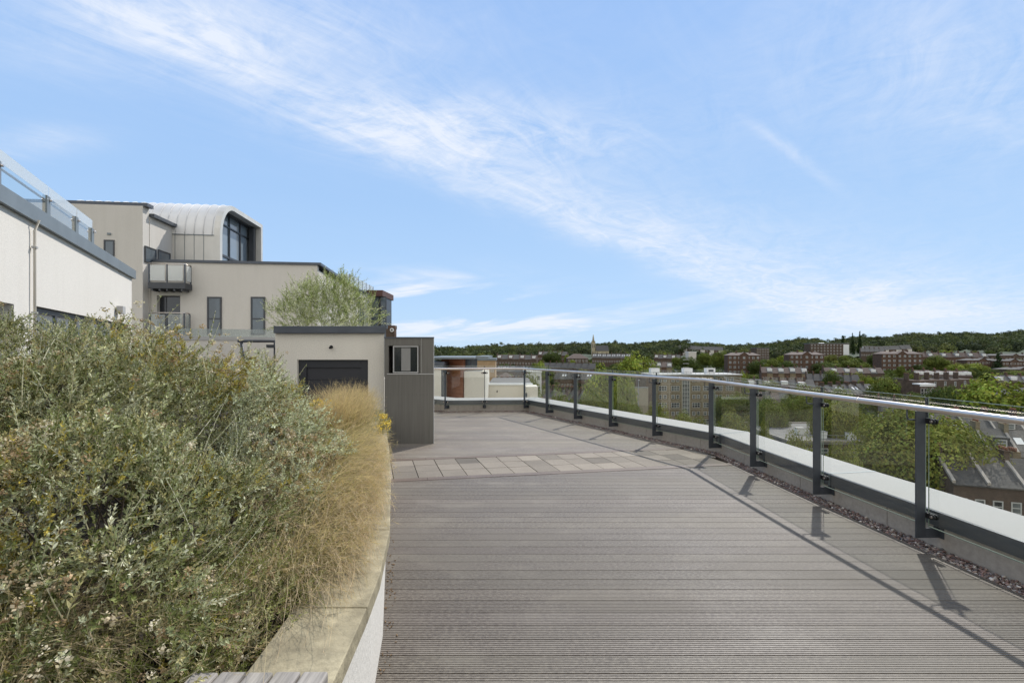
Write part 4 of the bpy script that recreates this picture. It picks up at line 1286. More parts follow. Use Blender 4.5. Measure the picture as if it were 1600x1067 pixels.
# ------------------------------------------------------------------ building C (white with roof glass, bay window)
wc = thing('white_corner_building', 'white rendered building with rooftop glass balustrade rising behind the leafy shrub', 'building', tuple(P(540, 550, 38)))
co = wc.location
p0 = P(490, 550, 38); p1 = P(548, 550, 38); p2 = P(588, 550, 46)
b = MB(co)
zt_ = hz_(449, 38)
dv = Vector((p2.x - p1.x, p2.y - p1.y, 0)).normalized()
b.prism([(p0.x, p0.y), (p1.x, p1.y), (p2.x, p2.y), (p0.x, p2.y)], -20, zt_)
b.build('wall', M_STUCCO, wc)
b = MB(co)
b.prism([(p0.x, p0.y - .1), (p1.x + .1, p1.y - .1), (p2.x + .15, p2.y), (p0.x, p2.y)], zt_ + .002, zt_ + .14)
b.build('roof_edge', M_FASCIA, wc)
b = MB(co)
a0, a1, a2 = p0 + Vector((0, .4, 0)), p1 + Vector((-.2, .4, 0)), p2 + Vector((-.3, 0, 0))
for q0_, q1_ in ((a0, a1), (a1, a2)):
    q0_ = Vector((q0_.x, q0_.y, 0)); q1_ = Vector((q1_.x, q1_.y, 0))
    dd = (q1_ - q0_).normalized(); nn = Vector((dd.y, -dd.x, 0))
    b.obox((q0_ + q1_) / 2 + Vector((0, 0, zt_ + .62)), dd, (q1_ - q0_).length / 2, nn, .01, (0, 0, 1), .45)
b.build('roof_glass', M_FROST, wc)
b = MB(co)
for t in np.linspace(0, 1, 5):
    q = a0.lerp(a1, t); b.obox(Vector((q.x, q.y, zt_ + .6)), (1, 0, 0), .03, (0, 1, 0), .03, (0, 0, 1), .5)
for t in np.linspace(.15, 1, 6):
    q = a1.lerp(a2, t); b.obox(Vector((q.x, q.y, zt_ + .6)), (1, 0, 0), .03, (0, 1, 0), .03, (0, 0, 1), .5)
b.build('balustrade_post', M_FASCIA_L, wc)
for t, w_ in ((.35, 1.6), (.75, 1.2)):
    q = p1.lerp(p2, t)
    nn = Vector((dv.y, -dv.x, 0))
    rect_window(wc, co, 0, Vector((q.x, q.y, hz_(490, q.y))), dv, nn, w_, 1.9, .08, (.5,), name='window', mp=M_WINGREY)
bw_ = thing('glazed_bay', 'narrow glazed corner bay under a dark red brown flat roof', 'building', tuple(P(585, 550, 44)))
bo_ = bw_.location
b = MB(bo_)
c0 = P(594, 550, 44)
b.obox(Vector((c0.x - 1.7, 45.5, hz_(459, 44))), (1, 0, 0), 2.05, (0, 1, 0), 2.0, (0, 0, 1), .26); b.build('roof', mat('dark_red_fascia', (.10, .045, .035), .7), bw_)
for xx, w_ in ((c0.x - .55, .95), (c0.x + .30, .56)):
    rect_window(bw_, bo_, 0, Vector((xx, 43.95, hz_(489, 44) )), (1, 0, 0), (0, -1, 0), w_, 2.9, .07, (), (.33, .66), M_DARK, M_WINGREY, name='glazing')
b = MB(bo_); b.box(c0.x - 3.5, c0.x + .28, 44.02, 47, -20, hz_(463, 44)); b.build('body', M_DARK, bw_)

# mid level terrace edge and pergola frame
te = thing('lower_terrace_balustrade', 'pale terrace edge with low glass and thin handrail in front of the grey wing', 'balustrade', tuple(P(350, 550, 20)))
to_ = te.location
q0_, q1_ = P(262, 550, 19.4), P(434, 550, 20.6)
dd = Vector((q1_.x - q0_.x, q1_.y - q0_.y, 0)); L = dd.length; dd.normalize(); nn = Vector((dd.y, -dd.x, 0)); mm = Vector(((q0_.x + q1_.x) / 2, (q0_.y + q1_.y) / 2, 0))
b = MB(to_); b.obox(mm + Vector((0, 0, hz_(529, 20))), dd, L / 2, nn, .15, (0, 0, 1), .07); b.build('coping', M_COPE, te)
b = MB(to_); b.obox(mm + Vector((0, 0, hz_(523, 20)+.05)), dd, L / 2, nn, .006, (0, 0, 1), .18); b.build('glass_panel', M_GLASS_FAR, te)
b = MB(to_); b.obox(mm + Vector((0, 0, -10 + hz_(532, 20) / 2)), dd, L / 2, nn, .12, (0, 0, 1), (hz_(532, 20) + 20) / 2); b.build('wall', M_STUCCO, te)
pg = thing('pergola', 'thin dark metal pergola standing between the grey wing and the small outbuilding', 'pergola', tuple(P(405, 550, 15)))
go2 = pg.location
b = MB(go2)
a, c_, e_ = P(383, 533, 15), P(430, 533, 15), P(430, 600, 15)
b.tube([P(372, 533, 15), c_], .045, 6); b.build('top_bar', M_DARK, pg)
b = MB(go2); b.tube([c_, e_], .05, 6); b.build('post', M_DARK, pg)
b = MB(go2); b.tube([P(377, 534, 15), P(385, 590, 15)], .045, 6); b.build('brace', M_DARK, pg)
b = MB(go2); b.obox(P(424, 541, 14.9), (1, 0, 0), .13, (0, 1, 0), .05, (0, 0, 1), .05); b.build('hinge_box', M_DARK, pg)

# ------------------------------------------------------------------ small outbuilding with dark door
ob = thing('rendered_outbuilding', 'small rendered outbuilding with dark flat roof edge and wide dark door behind the planter', 'outbuilding', tuple(P(516, 693, 8.9)))
oo = ob.location
XL, XR, YF = P(430, 550, 8.9).x, P(600.5, 550, 8.9).x, 8.9
zt_ = hz_(521, 8.9)
dxl, dxr = P(464.5, 550, 8.9).x, P(575, 550, 8.9).x
dzt = hz_(562, 8.9)
b = MB(oo)
b.box(XL, dxl, YF, YF + .25, -.04, zt_); b.prism([(dxr, YF), (XR, YF), (XR - .07, YF + .25), (dxr, YF + .25)], -.04, zt_); b.box(dxl + .0005, dxr - .0005, YF, YF + .25, dzt, zt_)
b.prism([(XL, YF + .2505), (XR - .07, YF + .2505), (XR - .85, YF + 3.0), (XL, YF + 3.0)], -.04, zt_ - .02)
b.build('wall', M_STUCCO2, ob)
b = MB(oo)
xa, xb = P(428.5, 550, 8.85).x, P(603.5, 550, 8.85).x
b.prism([(xa, 8.82), (xb, 8.82), (xb - .9, 12.0), (xa, 12.0)], zt_ + .002, hz_(509.5, 8.82)); b.build('roof_edge', M_FASCIA, ob, .004)
b = MB(oo)
hm = .0
b.box(dxl + .001, dxl + .14, YF + .06, YF + .2, 0, dzt - .001); b.box(dxr - .14, dxr - .001, YF + .06, YF + .2, 0, dzt - .001); b.box(dxl + .141, dxr - .141, YF + .06, YF + .2, dzt - .14, dzt - .001)
b.build('door_frame', mat('charcoal_door', (.030, .031, .036), .45), ob)
b = MB(oo)
z = 0.0
while z < dzt - .16:
    b.box(dxl + .141, dxr - .141, YF + .09, YF + .19, z, min(z + .36, dzt - .142)); z += .366
b.build('door_panel', mat('charcoal_panel', (.036, .036, .041), .5), ob)
b = MB(oo)
c_ = P(518, 542, 8.9)
b.tube([c_ + Vector((0, -.03, 0)), c_ + Vector((0, .02, 0))], .028, 10); b.tube([c_ + Vector((0, -.035, .0)), c_ + Vector((.0, -.08, -.02))], .02, 8)
b.build('lamp', M_GASKET, ob)

# dark clad shed beside it
sh = thing('dark_clad_shed', 'dark grey boarded box shed with small pale framed window at the end of the planter', 'shed', tuple(P(641, 693, 8.65)))
s_o = sh.location
XL, XR, YF = P(601, 550, 8.65).x, P(677.5, 550, 8.65).x, 8.65
wx0, wx1, wz0, wz1 = P(607, 550, 8.65).x, P(655.5, 550, 8.65).x, hz_(583, 8.65), hz_(540, 8.65)
zt_ = hz_(528.5, 8.65)
b = MB(s_o)
b.box(XL, XR, YF, YF + .04, -.03, wz0 - .002)
b.box(XL, wx0, YF, YF + .04, wz0, zt_); b.box(wx1, XR, YF, YF + .04, wz0, zt_); b.box(wx0, wx1, YF, YF + .04, wz1, zt_)
b.box(XL, XL + .04, YF + .0405, YF + 1.3, -.03, zt_); b.prism([(XR - .05, YF + .0405), (XR - .008, YF + .0405), (XR - .24, YF + 1.3), (XR - .28, YF + 1.3)], -.03, zt_); b.box(XL, XR - .24, YF + 1.31, YF + 1.35, -.03, zt_)
b.build('cladding', M_CLAD, sh)
b = MB(s_o); b.prism([(XL - .01, YF - .012), (XR + .012, YF - .012), (XR - .23, YF + 1.36), (XL - .01, YF + 1.36)], zt_ + .001, zt_ + .022); b.build('roof', M_FASCIA, sh)
b = MB(s_o)
b.box(XR + .0005, XR + .004, YF - .003, YF + .03, -.03, zt_); b.box(XL + .04, XR, YF - .008, YF - .0005, wz0 - .022, wz0 - .006)
for k in range(1): b.box(XL + .64, XL + .645, YF - .004, YF - .0005, wz0, zt_)
b.build('trim', M_CLADTRIM, sh)
c_ = Vector(((wx0 + wx1) / 2 + .03, YF + .03, (wz0 + wz1) / 2))
f = rect_window(sh, s_o, 0, c_, (1, 0, 0), (0, -1, 0), (wx1 - wx0) - .10, wz1 - wz0 - .01, .018, (), (), M_CLADTRIM, M_DARKWIN, name='window')
b = MB(s_o); b.box(c_.x - .08, c_.x + .08, YF + .012, YF + .016, c_.z - .2, c_.z + .2); b.build('net_curtain', mat('grey_net', (.25, .245, .23), .8), f)
b = MB(s_o)
for k in range(12): b.obox(Vector((XL + .1 + k * .065, YF - .002, .86)), (1, 0, 0), .003, (0, 1, 0), .002, (0, 0, 1), .003)
b.build('nail_heads', M_GASKET, sh)

# ------------------------------------------------------------------ buildings beyond the far parapet
def simple(name, label, cat, parts, origin, group=None):
    r = thing(name, label, cat, origin, 0, group)
    for nm, m_, boxes in parts:
        b = MB(origin)
        for bx in boxes: b.box(*bx)
        b.build(nm, m_, r)
    return r
def X(px, Z): return (px - 800) * Z / F
Z = 17.0
simple('white_rendered_wall_end', 'narrow white rendered wall end with grey capping next to the dark shed', 'wall',
       [('wall', M_WHITEWALL, [(X(650, Z), X(689, Z), Z, Z + 3, -3, hz_(575, Z))]), ('capping', M_FASCIA, [(X(648, Z), X(693, Z), Z - .06, Z + 3.1, hz_(575, Z) + .002, hz_(566, Z))]),
        ('downpipe', M_FASCIA, [(X(689.5, Z), X(694, Z), Z + .1, Z + .2, -1, hz_(577, Z))])], tuple(P(685, 600, Z)))
cr = thing('red_brown_clad_house', 'house with red brown timber cladding, flat grey canopy and pale side wall', 'building', tuple(P(720, 622, 19)))
c_o = cr.location
a0, a1 = P(690, 550, 18.9), P(723.5, 550, 17.6)
b = MB(c_o)
dd = Vector((a1.x - a0.x, a1.y - a0.y, 0)).normalized(); nn = Vector((dd.y, -dd.x, 0))
b.prism([(a0.x, a0.y), (a1.x, a1.y), (a1.x + .02, a1.y + 4), (a0.x, a0.y + 4)], -.1, hz_(561, 18)); b.build('timber_cladding', M_RUSTWOOD, cr)
b = MB(c_o); b.box(a1.x + .03, X(758, 17.7), 17.7, 21, -3, hz_(580, 17.7)); b.build('rendered_wall', M_WHITEWALL, cr)
b = MB(c_o); b.box(X(672, 19), X(741, 17.4), 17.45, 22.5, hz_(560.5, 18), hz_(557.5, 18)); b.box(X(741, 17.4)+.003, X(762, 17.6), 18.2, 22, hz_(560, 18), hz_(556.5, 18)); b.build('canopy_roof', M_FASCIA_L, cr)
rect_window(cr, c_o, 0, Vector((X(735, 18.4), 18.4, hz_(568, 18.4))), (1, 0, 0), (0, -1, 0), X(746, 18.4) - X(724.5, 18.4), .36, .03, (.28, .55, .8), (), M_FASCIA, M_WINGREY, name='ribbon_window')
Z = 20.5
simple('low_pale_wall', 'long low pale rendered roof wall with white capping seen through the far glass', 'wall',
       [('wall', M_STUCCO2, [(X(758.5, Z), X(832, Z), Z, Z + .3, -4, hz_(602, Z)), (X(820, Z), X(838, Z), Z - 1.2, Z - .01, -4, hz_(601, Z))]), ('capping', M_WHITE, [(X(757, Z), X(832.5, Z), Z - .05, Z + .35, hz_(602, Z) + .002, hz_(599.5, Z))]),
        ('vent', M_GASKET, [(X(776, Z), X(777.5, Z), Z - .02, Z - .001, hz_(613, Z), hz_(610, Z))]), ('recess', M_FASCIA, [(X(759.5, Z), X(762.5, Z), Z - .03, Z - .001, hz_(618, Z), hz_(612, Z)), (X(819.8, Z), X(822, Z), Z - 1.25, Z - 1.201, hz_(617, Z), hz_(610, Z))]),
        ('roof', M_FLATROOF, [(X(757, Z), X(836, Z), Z + .36, Z + 9, -3, hz_(602, Z) - .15)])], tuple(P(790, 620, Z)))

# ------------------------------------------------------------------ trees
def crown_mesh(name, seed, R_, H, nl, nf, s, base_col, conical=False, spreadc=.22):
    rng = np.random.default_rng(seed)
    t = rng.random(nl)
    dv = rng.normal(0, 1, (nl, 3)); dv /= np.linalg.norm(dv, axis=1, keepdims=True)
    rr = rng.uniform(.35, .82, nl)[:, None]
    C = dv * rr * np.array([R_, R_, H / 2])
    rr = rng.uniform(.45, .86, nl)[:, None]
    C = dv * rr * np.array([R_, R_, H / 2])
    rad_ = rng.uniform(.17, .34, nl) * R_
    if conical:
        C[:, 2] = (t - .5) * H
        k = (1 - t * .93)[:, None]
        C[:, :2] = dv[:, :2] * R_ * .62 * k
        rad_ = rng.uniform(.22, .36, nl) * R_ * (1.15 - t * .8)
    k = rng.choice(nl, nf, p=rad_ ** 2 / (rad_ ** 2).sum())
    d2 = rng.normal(0, 1, (nf, 3)); d2 /= np.linalg.norm(d2, axis=1, keepdims=True)
    p = C[k] + d2 * (rad_[k] * rng.uniform(.80, 1.06, nf))[:, None]
    p[:, 2] = np.maximum(p[:, 2], -H / 2 * (.75 + .25 * rng.random(nf)))
    nrm = d2 * .8 + (p / np.array([R_, R_, H / 2])) * .5
    nrm /= np.linalg.norm(nrm, axis=1, keepdims=True)
    u_, v_, n_ = frames(rng, nrm, .26)
    ss = (s * rng.uniform(.6, 1.35, nf))[:, None]
    V = np.stack([p - u_ * ss, p - v_ * ss * .62 + u_ * ss * .1, p + u_ * ss, p + v_ * ss * .62 - u_ * ss * .1], 1).reshape(-1, 3)
    Fc = np.arange(nf * 4).reshape(-1, 4)
    lump_t = rng.normal(1, spreadc, nl).clip(.55, 1.6)
    cc = np.array(base_col) * (lump_t[k] * rng.normal(1, .16, nf).clip(.5, 1.5))[:, None]
    cc[:, 0] *= rng.normal(1, .10, nf)
    T = np.repeat(cc, 4, 0).clip(0, 1)
    V[:, 2] += H / 2
    return np_mesh(name, V, Fc, M_LEAF, None, T, link=False)
def trunk_mesh(name, H, r0, R_, seed):
    rr = random.Random(seed); b = MB()
    b.tube([(0, 0, -1), (rr.uniform(-.1, .1), 0, H * .25), (rr.uniform(-.2, .2), rr.uniform(-.2, .2), H * .5), (0, 0, H * .85)], r0, 8, False, r0 * .35)
    for i in range(6):
        a = i * 1.05 + rr.random(); h = H * rr.uniform(.28, .5)
        b.tube([(0, 0, h), (math.cos(a) * R_ * .3, math.sin(a) * R_ * .3, h + H * .13), (math.cos(a) * R_ * .62, math.sin(a) * R_ * .62, h + H * .30)], r0 * .45, 5, False, r0 * .12)
    me = bpy.data.meshes.new(name); me.from_pydata(b.v, [], b.f); me.polygons.foreach_set('use_smooth', b.sm); me.materials.append(M_BARK); me.update()
    return me
G_MID, G_BR, G_DK, G_OL = (.125, .150, .034), (.19, .225, .04), (.075, .098, .028), (.165, .17, .05)
CR = {}
for nm, col_ in (('mid', G_MID), ('bright', G_BR), ('dark', G_DK), ('olive', G_OL)):
    CR[nm] = [(crown_mesh('crown_' + nm, 100 + i + len(nm) * 7, 1.0, 1.5, 60, 7000, .046, col_)) for i in range(2)]
CR['near'] = [crown_mesh('crown_near', 300 + i, 1.0, 1.5, 150, 56000, .0235, (.19, .205, .045), spreadc=.24) for i in range(2)]
CR['neardark'] = [crown_mesh('crown_neardark', 310, 1.0, 1.5, 130, 44000, .024, (.14, .165, .04), spreadc=.2)]
CR['conifer'] = [crown_mesh('crown_conifer', 320, .8, 2.4, 50, 4200, .045, (.030, .048, .018), True)]
TRK = trunk_mesh('trunk', 1.5, .05, 1.0, 4)
rt = random.Random(77)
def tree(label, px0, px1, ytop, Z, kind='mid', name='tree', hfac=None, group='trees of the valley', ybase=None):
    cx = (px0 + px1) / 2; w = (px1 - px0) * Z / F / 2
    x = (cx - 800) * Z / F; zt_ = hz_(ytop, Z); g0 = ground(x, Z)
    Hc = (zt_ - g0) * (.82 if hfac is None else hfac)      # crown height
    me = rt.choice(CR[kind])
    unit_h = 2.4 if kind == 'conifer' else 1.5
    un = .8 if kind == 'conifer' else 1.0
    r = thing(name, label, 'tree', (x, Z, g0), rt.uniform(0, 6.28) , group)
    c = bpy.data.objects.new('crown', me); COL.objects.link(c); c.parent = r
    s = w / un / .98; sz = Hc / (unit_h * 1.0)
    c.scale = (s, s, sz); c.location = (0, 0, zt_ - g0 - Hc)
    t = bpy.data.objects.new('trunk', TRK); COL.objects.link(t); t.parent = r
    tz = (zt_ - g0) * .8 / 1.5
    t.scale = (max(.6, w * .5), max(.6, w * .5), tz)
    return r
TR = [
 ('big rounded plane tree with yellow green leaves between the two nearest posts', 1338, 1530, 640, 58, 'near'),
 ('broad tree behind the second nearest post', 1268, 1346, 622, 84, 'near'),
 ('round dark tree right of the third post', 1170, 1232, 626, 96, 'neardark'),
 ('shadowy tree between the third post and the flat roofed building', 1212, 1272, 616, 112, 'neardark'),
 ('leafy treetop showing above the capping beside the fourth post', 1112, 1186, 645, 66, 'near'),
 ('small treetop left of the fourth post in front of the brick flats', 1040, 1112, 647, 70, 'near'),
 ('treetop covering the lower left corner of the brick flats', 998, 1050, 632, 78, 'near'),
 ('hedge like treetop in front of the beige boarded wall', 952, 1008, 626, 84, 'neardark'),
 ('treetop just above the capping under the flat roofed building', 1210, 1275, 680, 50, 'near'),
 ('low treetop between the third and second posts', 1275, 1345, 696, 50, 'near'),
 ('small treetop directly right of the third post above the capping', 1180, 1214, 663, 56, 'near'),
 ('bright domed tree standing clear behind the roof of the brick flats', 960, 1030, 552, 190, 'bright'),
 ('broad bright tree crossed by the handrail left of the brick flats', 912, 976, 572, 120, 'bright'),
 ('drooping tree beside the beige boarded wall', 958, 1000, 590, 104, 'bright'),
 ('dark tree behind the seventh post', 850, 906, 612, 62, 'neardark'),
 ('tree with a slanting crown right of the low pale wall', 796, 852, 588, 66, 'near'),
 ('dark tree mass below the seventh and sixth posts', 895, 962, 614, 88, 'neardark'),
 ('large bright tree above the handrail at the right edge', 1500, 1612, 588, 112, 'bright'),
 ('dark bushy tree left of the large bright tree at the right edge', 1446, 1502, 604, 122, 'dark'),
 ('rounded tree above the handrail between nearest and second posts', 1356, 1408, 591, 150, 'mid'),
 ('small dark tree among the grey roofs in front of the dark hillside flats', 1284, 1316, 580, 200, 'dark'),
 ('tree left of the terrace with the white cornice', 1414, 1441, 584, 185, 'mid'),
 ('wide dark tree right of the rightmost red brick flats', 1441, 1481, 556, 350, 'mid'),
 ('bright spreading tree in front of the long slate roofs', 1480, 1512, 568, 320, 'bright'),
 ('bright tree joined to the right of the spreading one', 1505, 1542, 568, 315, 'bright'),
 ('dark tree left of the rightmost red brick flats', 1357, 1382, 551, 400, 'dark'),
 ('bright wide tree between the red brick flats', 1304, 1350, 562, 340, 'mid'),
 ('shady tree at the right foot of the middle red brick flats', 1268, 1306, 566, 320, 'dark'),
 ('dark tree at the right foot of the left red brick flats', 1168, 1195, 563, 320, 'dark'),
 ('low wide tree between left and middle red brick flats', 1192, 1218, 561, 330, 'mid'),
 ('dark tree touching the middle red brick flats', 1214, 1243, 564, 325, 'dark'),
 ('tall rounded tree left of the left red brick flats', 1108, 1142, 549, 380, 'mid'),
 ('tree above the brick flats rooftop boxes', 1060, 1092, 558, 330, 'dark'),
 ('small tree right of the white hillside house', 1086, 1112, 552, 400, 'mid'),
 ('small vivid yellow green bush at the right end of the flats roof', 1153, 1170, 583, 150, 'bright'),
 ('pale green tree in front of the left terraces', 828, 862, 567, 240, 'bright'),
 ('dark tree behind the tan building', 770, 812, 552, 420, 'dark'),
 ('dark rounded tree above the brown terrace', 846, 880, 549, 420, 'dark'),
 ('small tree below the tan building', 764, 800, 592, 130, 'olive'),
 ('dark tree mass to the right of the brick flats', 1112, 1174, 616, 128, 'neardark'),
 ('tree behind the vivid bush to the right of the brick flats', 1176, 1222, 594, 190, 'olive'),
 ('low trees below the white dormer terraces', 1228, 1290, 600, 150, 'olive'),
 ('tree patch under the handrail between third and second posts', 1290, 1340, 606, 130, 'mid'),
 ('green tree patch in front of the terrace with white cornice', 1404, 1450, 612, 110, 'olive'),
 ('dark green patch of tree under the long slate roofs', 1532, 1560, 577, 270, 'dark'),
 ('wide green tree patch below the lower slate roof', 1556, 1606, 579, 262, 'mid'),
]
for t in TR:
    tree(*t[:5], t[5], 'broadleaf_tree')
for lab, a, c_, yt, Z, in (('pointed conifer between the long slate roofs', 1545, 1575, 551, 320), ('tall slim conifer on the skyline, left of the pair', 1327, 1337, 520, 640), ('tall slim conifer on the skyline, right of the pair', 1338, 1349, 517, 640), ('pointed conifer on the skyline left of the slim pair', 1308, 1326, 524, 640)):
    tree(lab, a, c_, yt, Z, 'conifer', 'conifer_tree', .98)

# ------------------------------------------------------------------ the wooded hill (one mass)
rng = np.random.default_rng(99)
cent, rads = [], []
for i in range(3000):
    Z = 520 + 760 * rng.random() ** .85
    px = rng.uniform(560, 1800)
    x = (px - 800) * Z / F
    if Z < 620 and px > 1240: continue
    if Z < 680 and 1255 < px < 1350: continue
    if Z < 600 and rng.random() < .35: continue
    if Z < 665 and 905 < px < 955: continue
    r_ = (rng.uniform(6.0, 11.0) if rng.random() < .5 else rng.uniform(10, 18)) * (1.1 if px > 1350 else 1.0)
    cent.append((x, Z, ground(x, Z) + rng.uniform(7, 13) + r_ * .32 + (4 if rng.random() < .06 else 0))); rads.append(r_)
for i in range(420):
    Z = rng.uniform(1225, 1290); px = 560 + i * 3 + rng.normal(0, 1.5); x = (px - 800) * Z / F
    cent.append((x, Z, ground(x, Z) + rng.uniform(10, 18.5) + (4 if rng.random() < .08 else 0))); rads.append(rng.uniform(5, 13))
cent = np.array(cent); rads = np.array(rads); n = len(cent)
K = 250
sub = 9
SC = rng.normal(0, 1, (n, sub, 3)); SC /= np.linalg.norm(SC, axis=2, keepdims=True); SC *= rng.uniform(.3, .75, (n, sub, 1)); SC[..., 2] = np.abs(SC[..., 2]) * .8 - .1
ks = rng.integers(0, sub, (n, K))
d2 = rng.normal(0, 1, (n, K, 3)); d2 /= np.linalg.norm(d2, axis=2, keepdims=True)
sc_ = np.take_along_axis(SC, ks[..., None].repeat(3, 2), 1)
loc = sc_ + d2 * rng.uniform(.3, .46, (n, K, 1))
loc[..., 2] = loc[..., 2] * .95 - .9
pp = (cent[:, None] + loc * rads[:, None, None]).reshape(-1, 3)
nrm = (d2 * .8 + loc * .3).reshape(-1, 3); nrm /= np.linalg.norm(nrm, axis=1, keepdims=True)
u_, v_, n_ = frames(rng, nrm, .22)
ss = (rads[:, None] * rng.uniform(.07, .13, (n, K))).reshape(-1, 1)
V = np.stack([pp - u_ * ss, pp - v_ * ss * .7, pp + u_ * ss, pp + v_ * ss * .7], 1).reshape(-1, 3)
pal = np.array([(.062, .078, .036), (.088, .105, .044), (.045, .057, .034), (.120, .130, .050), (.075, .082, .045)])
cc = pal[rng.choice(5, n, p=[.3, .25, .22, .1, .13])]
cc = (cc[:, None] * rng.normal(1, .15, (n, K, 1)).clip(.6, 1.4)).reshape(-1, 3)
o = np_mesh('hill_woodland', V, np.arange(len(V)).reshape(-1, 4), M_LEAF, None, np.repeat(cc, 4, 0))
tag(o, 'dark green woodland covering the hills along the whole skyline', kind='stuff')
# understorey that closes the gaps below the crowns, following the slope
vs, fs = [], []
pxs = np.linspace(500, 1900, 141)
for Z in (560, 640, 740, 860, 1000, 1180):
    for px in pxs:
        x = (px - 800) * Z / F
        vs.append((x, Z, ground(x, Z) + 2 + 1.5 * math.sin(px * .3) + 1.0 * math.sin(px * .83 + Z)))
for i in range(5):
    for j in range(140): fs.append((i * 141 + j, i * 141 + j + 1, (i + 1) * 141 + j + 1, (i + 1) * 141 + j))
b = MB(); b.add(vs, fs, True)
tag(b.build('undergrowth', mat('undergrowth_green', (.03, .045, .015), .95, 0, (.08, .4))), 'dark undergrowth below the hillside trees', kind='stuff')

# ------------------------------------------------------------------ houses
WIN_CACHE = {}
def win_mesh(w, h, white=True, bars=True):
    k = (round(w, 2), round(h, 2), white, bars)
    if k in WIN_CACHE: return WIN_CACHE[k]
    b = MB(); hw, hh = w / 2, h / 2; f = min(.12, w * .13)
    b.box(-hw, -hw + f, -.06, .04, -hh, hh); b.box(hw - f, hw, -.06, .04, -hh, hh)
    b.box(-hw + f, hw - f, -.06, .04, -hh, -hh + f); b.box(-hw + f, hw - f, -.06, .04, hh - f, hh)
    if bars:
        b.box(-hw + f, hw - f, -.05, .03, -f / 2.4, f / 2.4)
    if w > 1.5:
        for t in (-.17, .17): b.box(t * w - f / 2.4, t * w + f / 2.4, -.055, .035, -hh + f, hh - f)
    me = bpy.data.meshes.new('window'); me.from_pydata(b.v, [], b.f); me.materials.append(M_FRAMEW if white else M_DARK); me.update()
    b = MB(); b.box(-hw + f, hw - f, -.02, .02, -hh + f, hh - f)
    mp = bpy.data.meshes.new('pane'); mp.from_pydata(b.v, [], b.f); mp.materials.append(M_PANE); mp.update()
    WIN_CACHE[k] = (me, mp); return WIN_CACHE[k]
def put_win(parent, x, y, z, w, h, rz=0.0, white=True, bars=True, pane=True):
    me, mp = win_mesh(w, h, white, bars)
    o = bpy.data.objects.new('window', me); COL.objects.link(o); o.parent = parent; o.location = (x, y, z); o.rotation_euler = (0, 0, rz)
    if pane:
        q = bpy.data.objects.new('pane', mp); COL.objects.link(q); q.parent = o
    return o
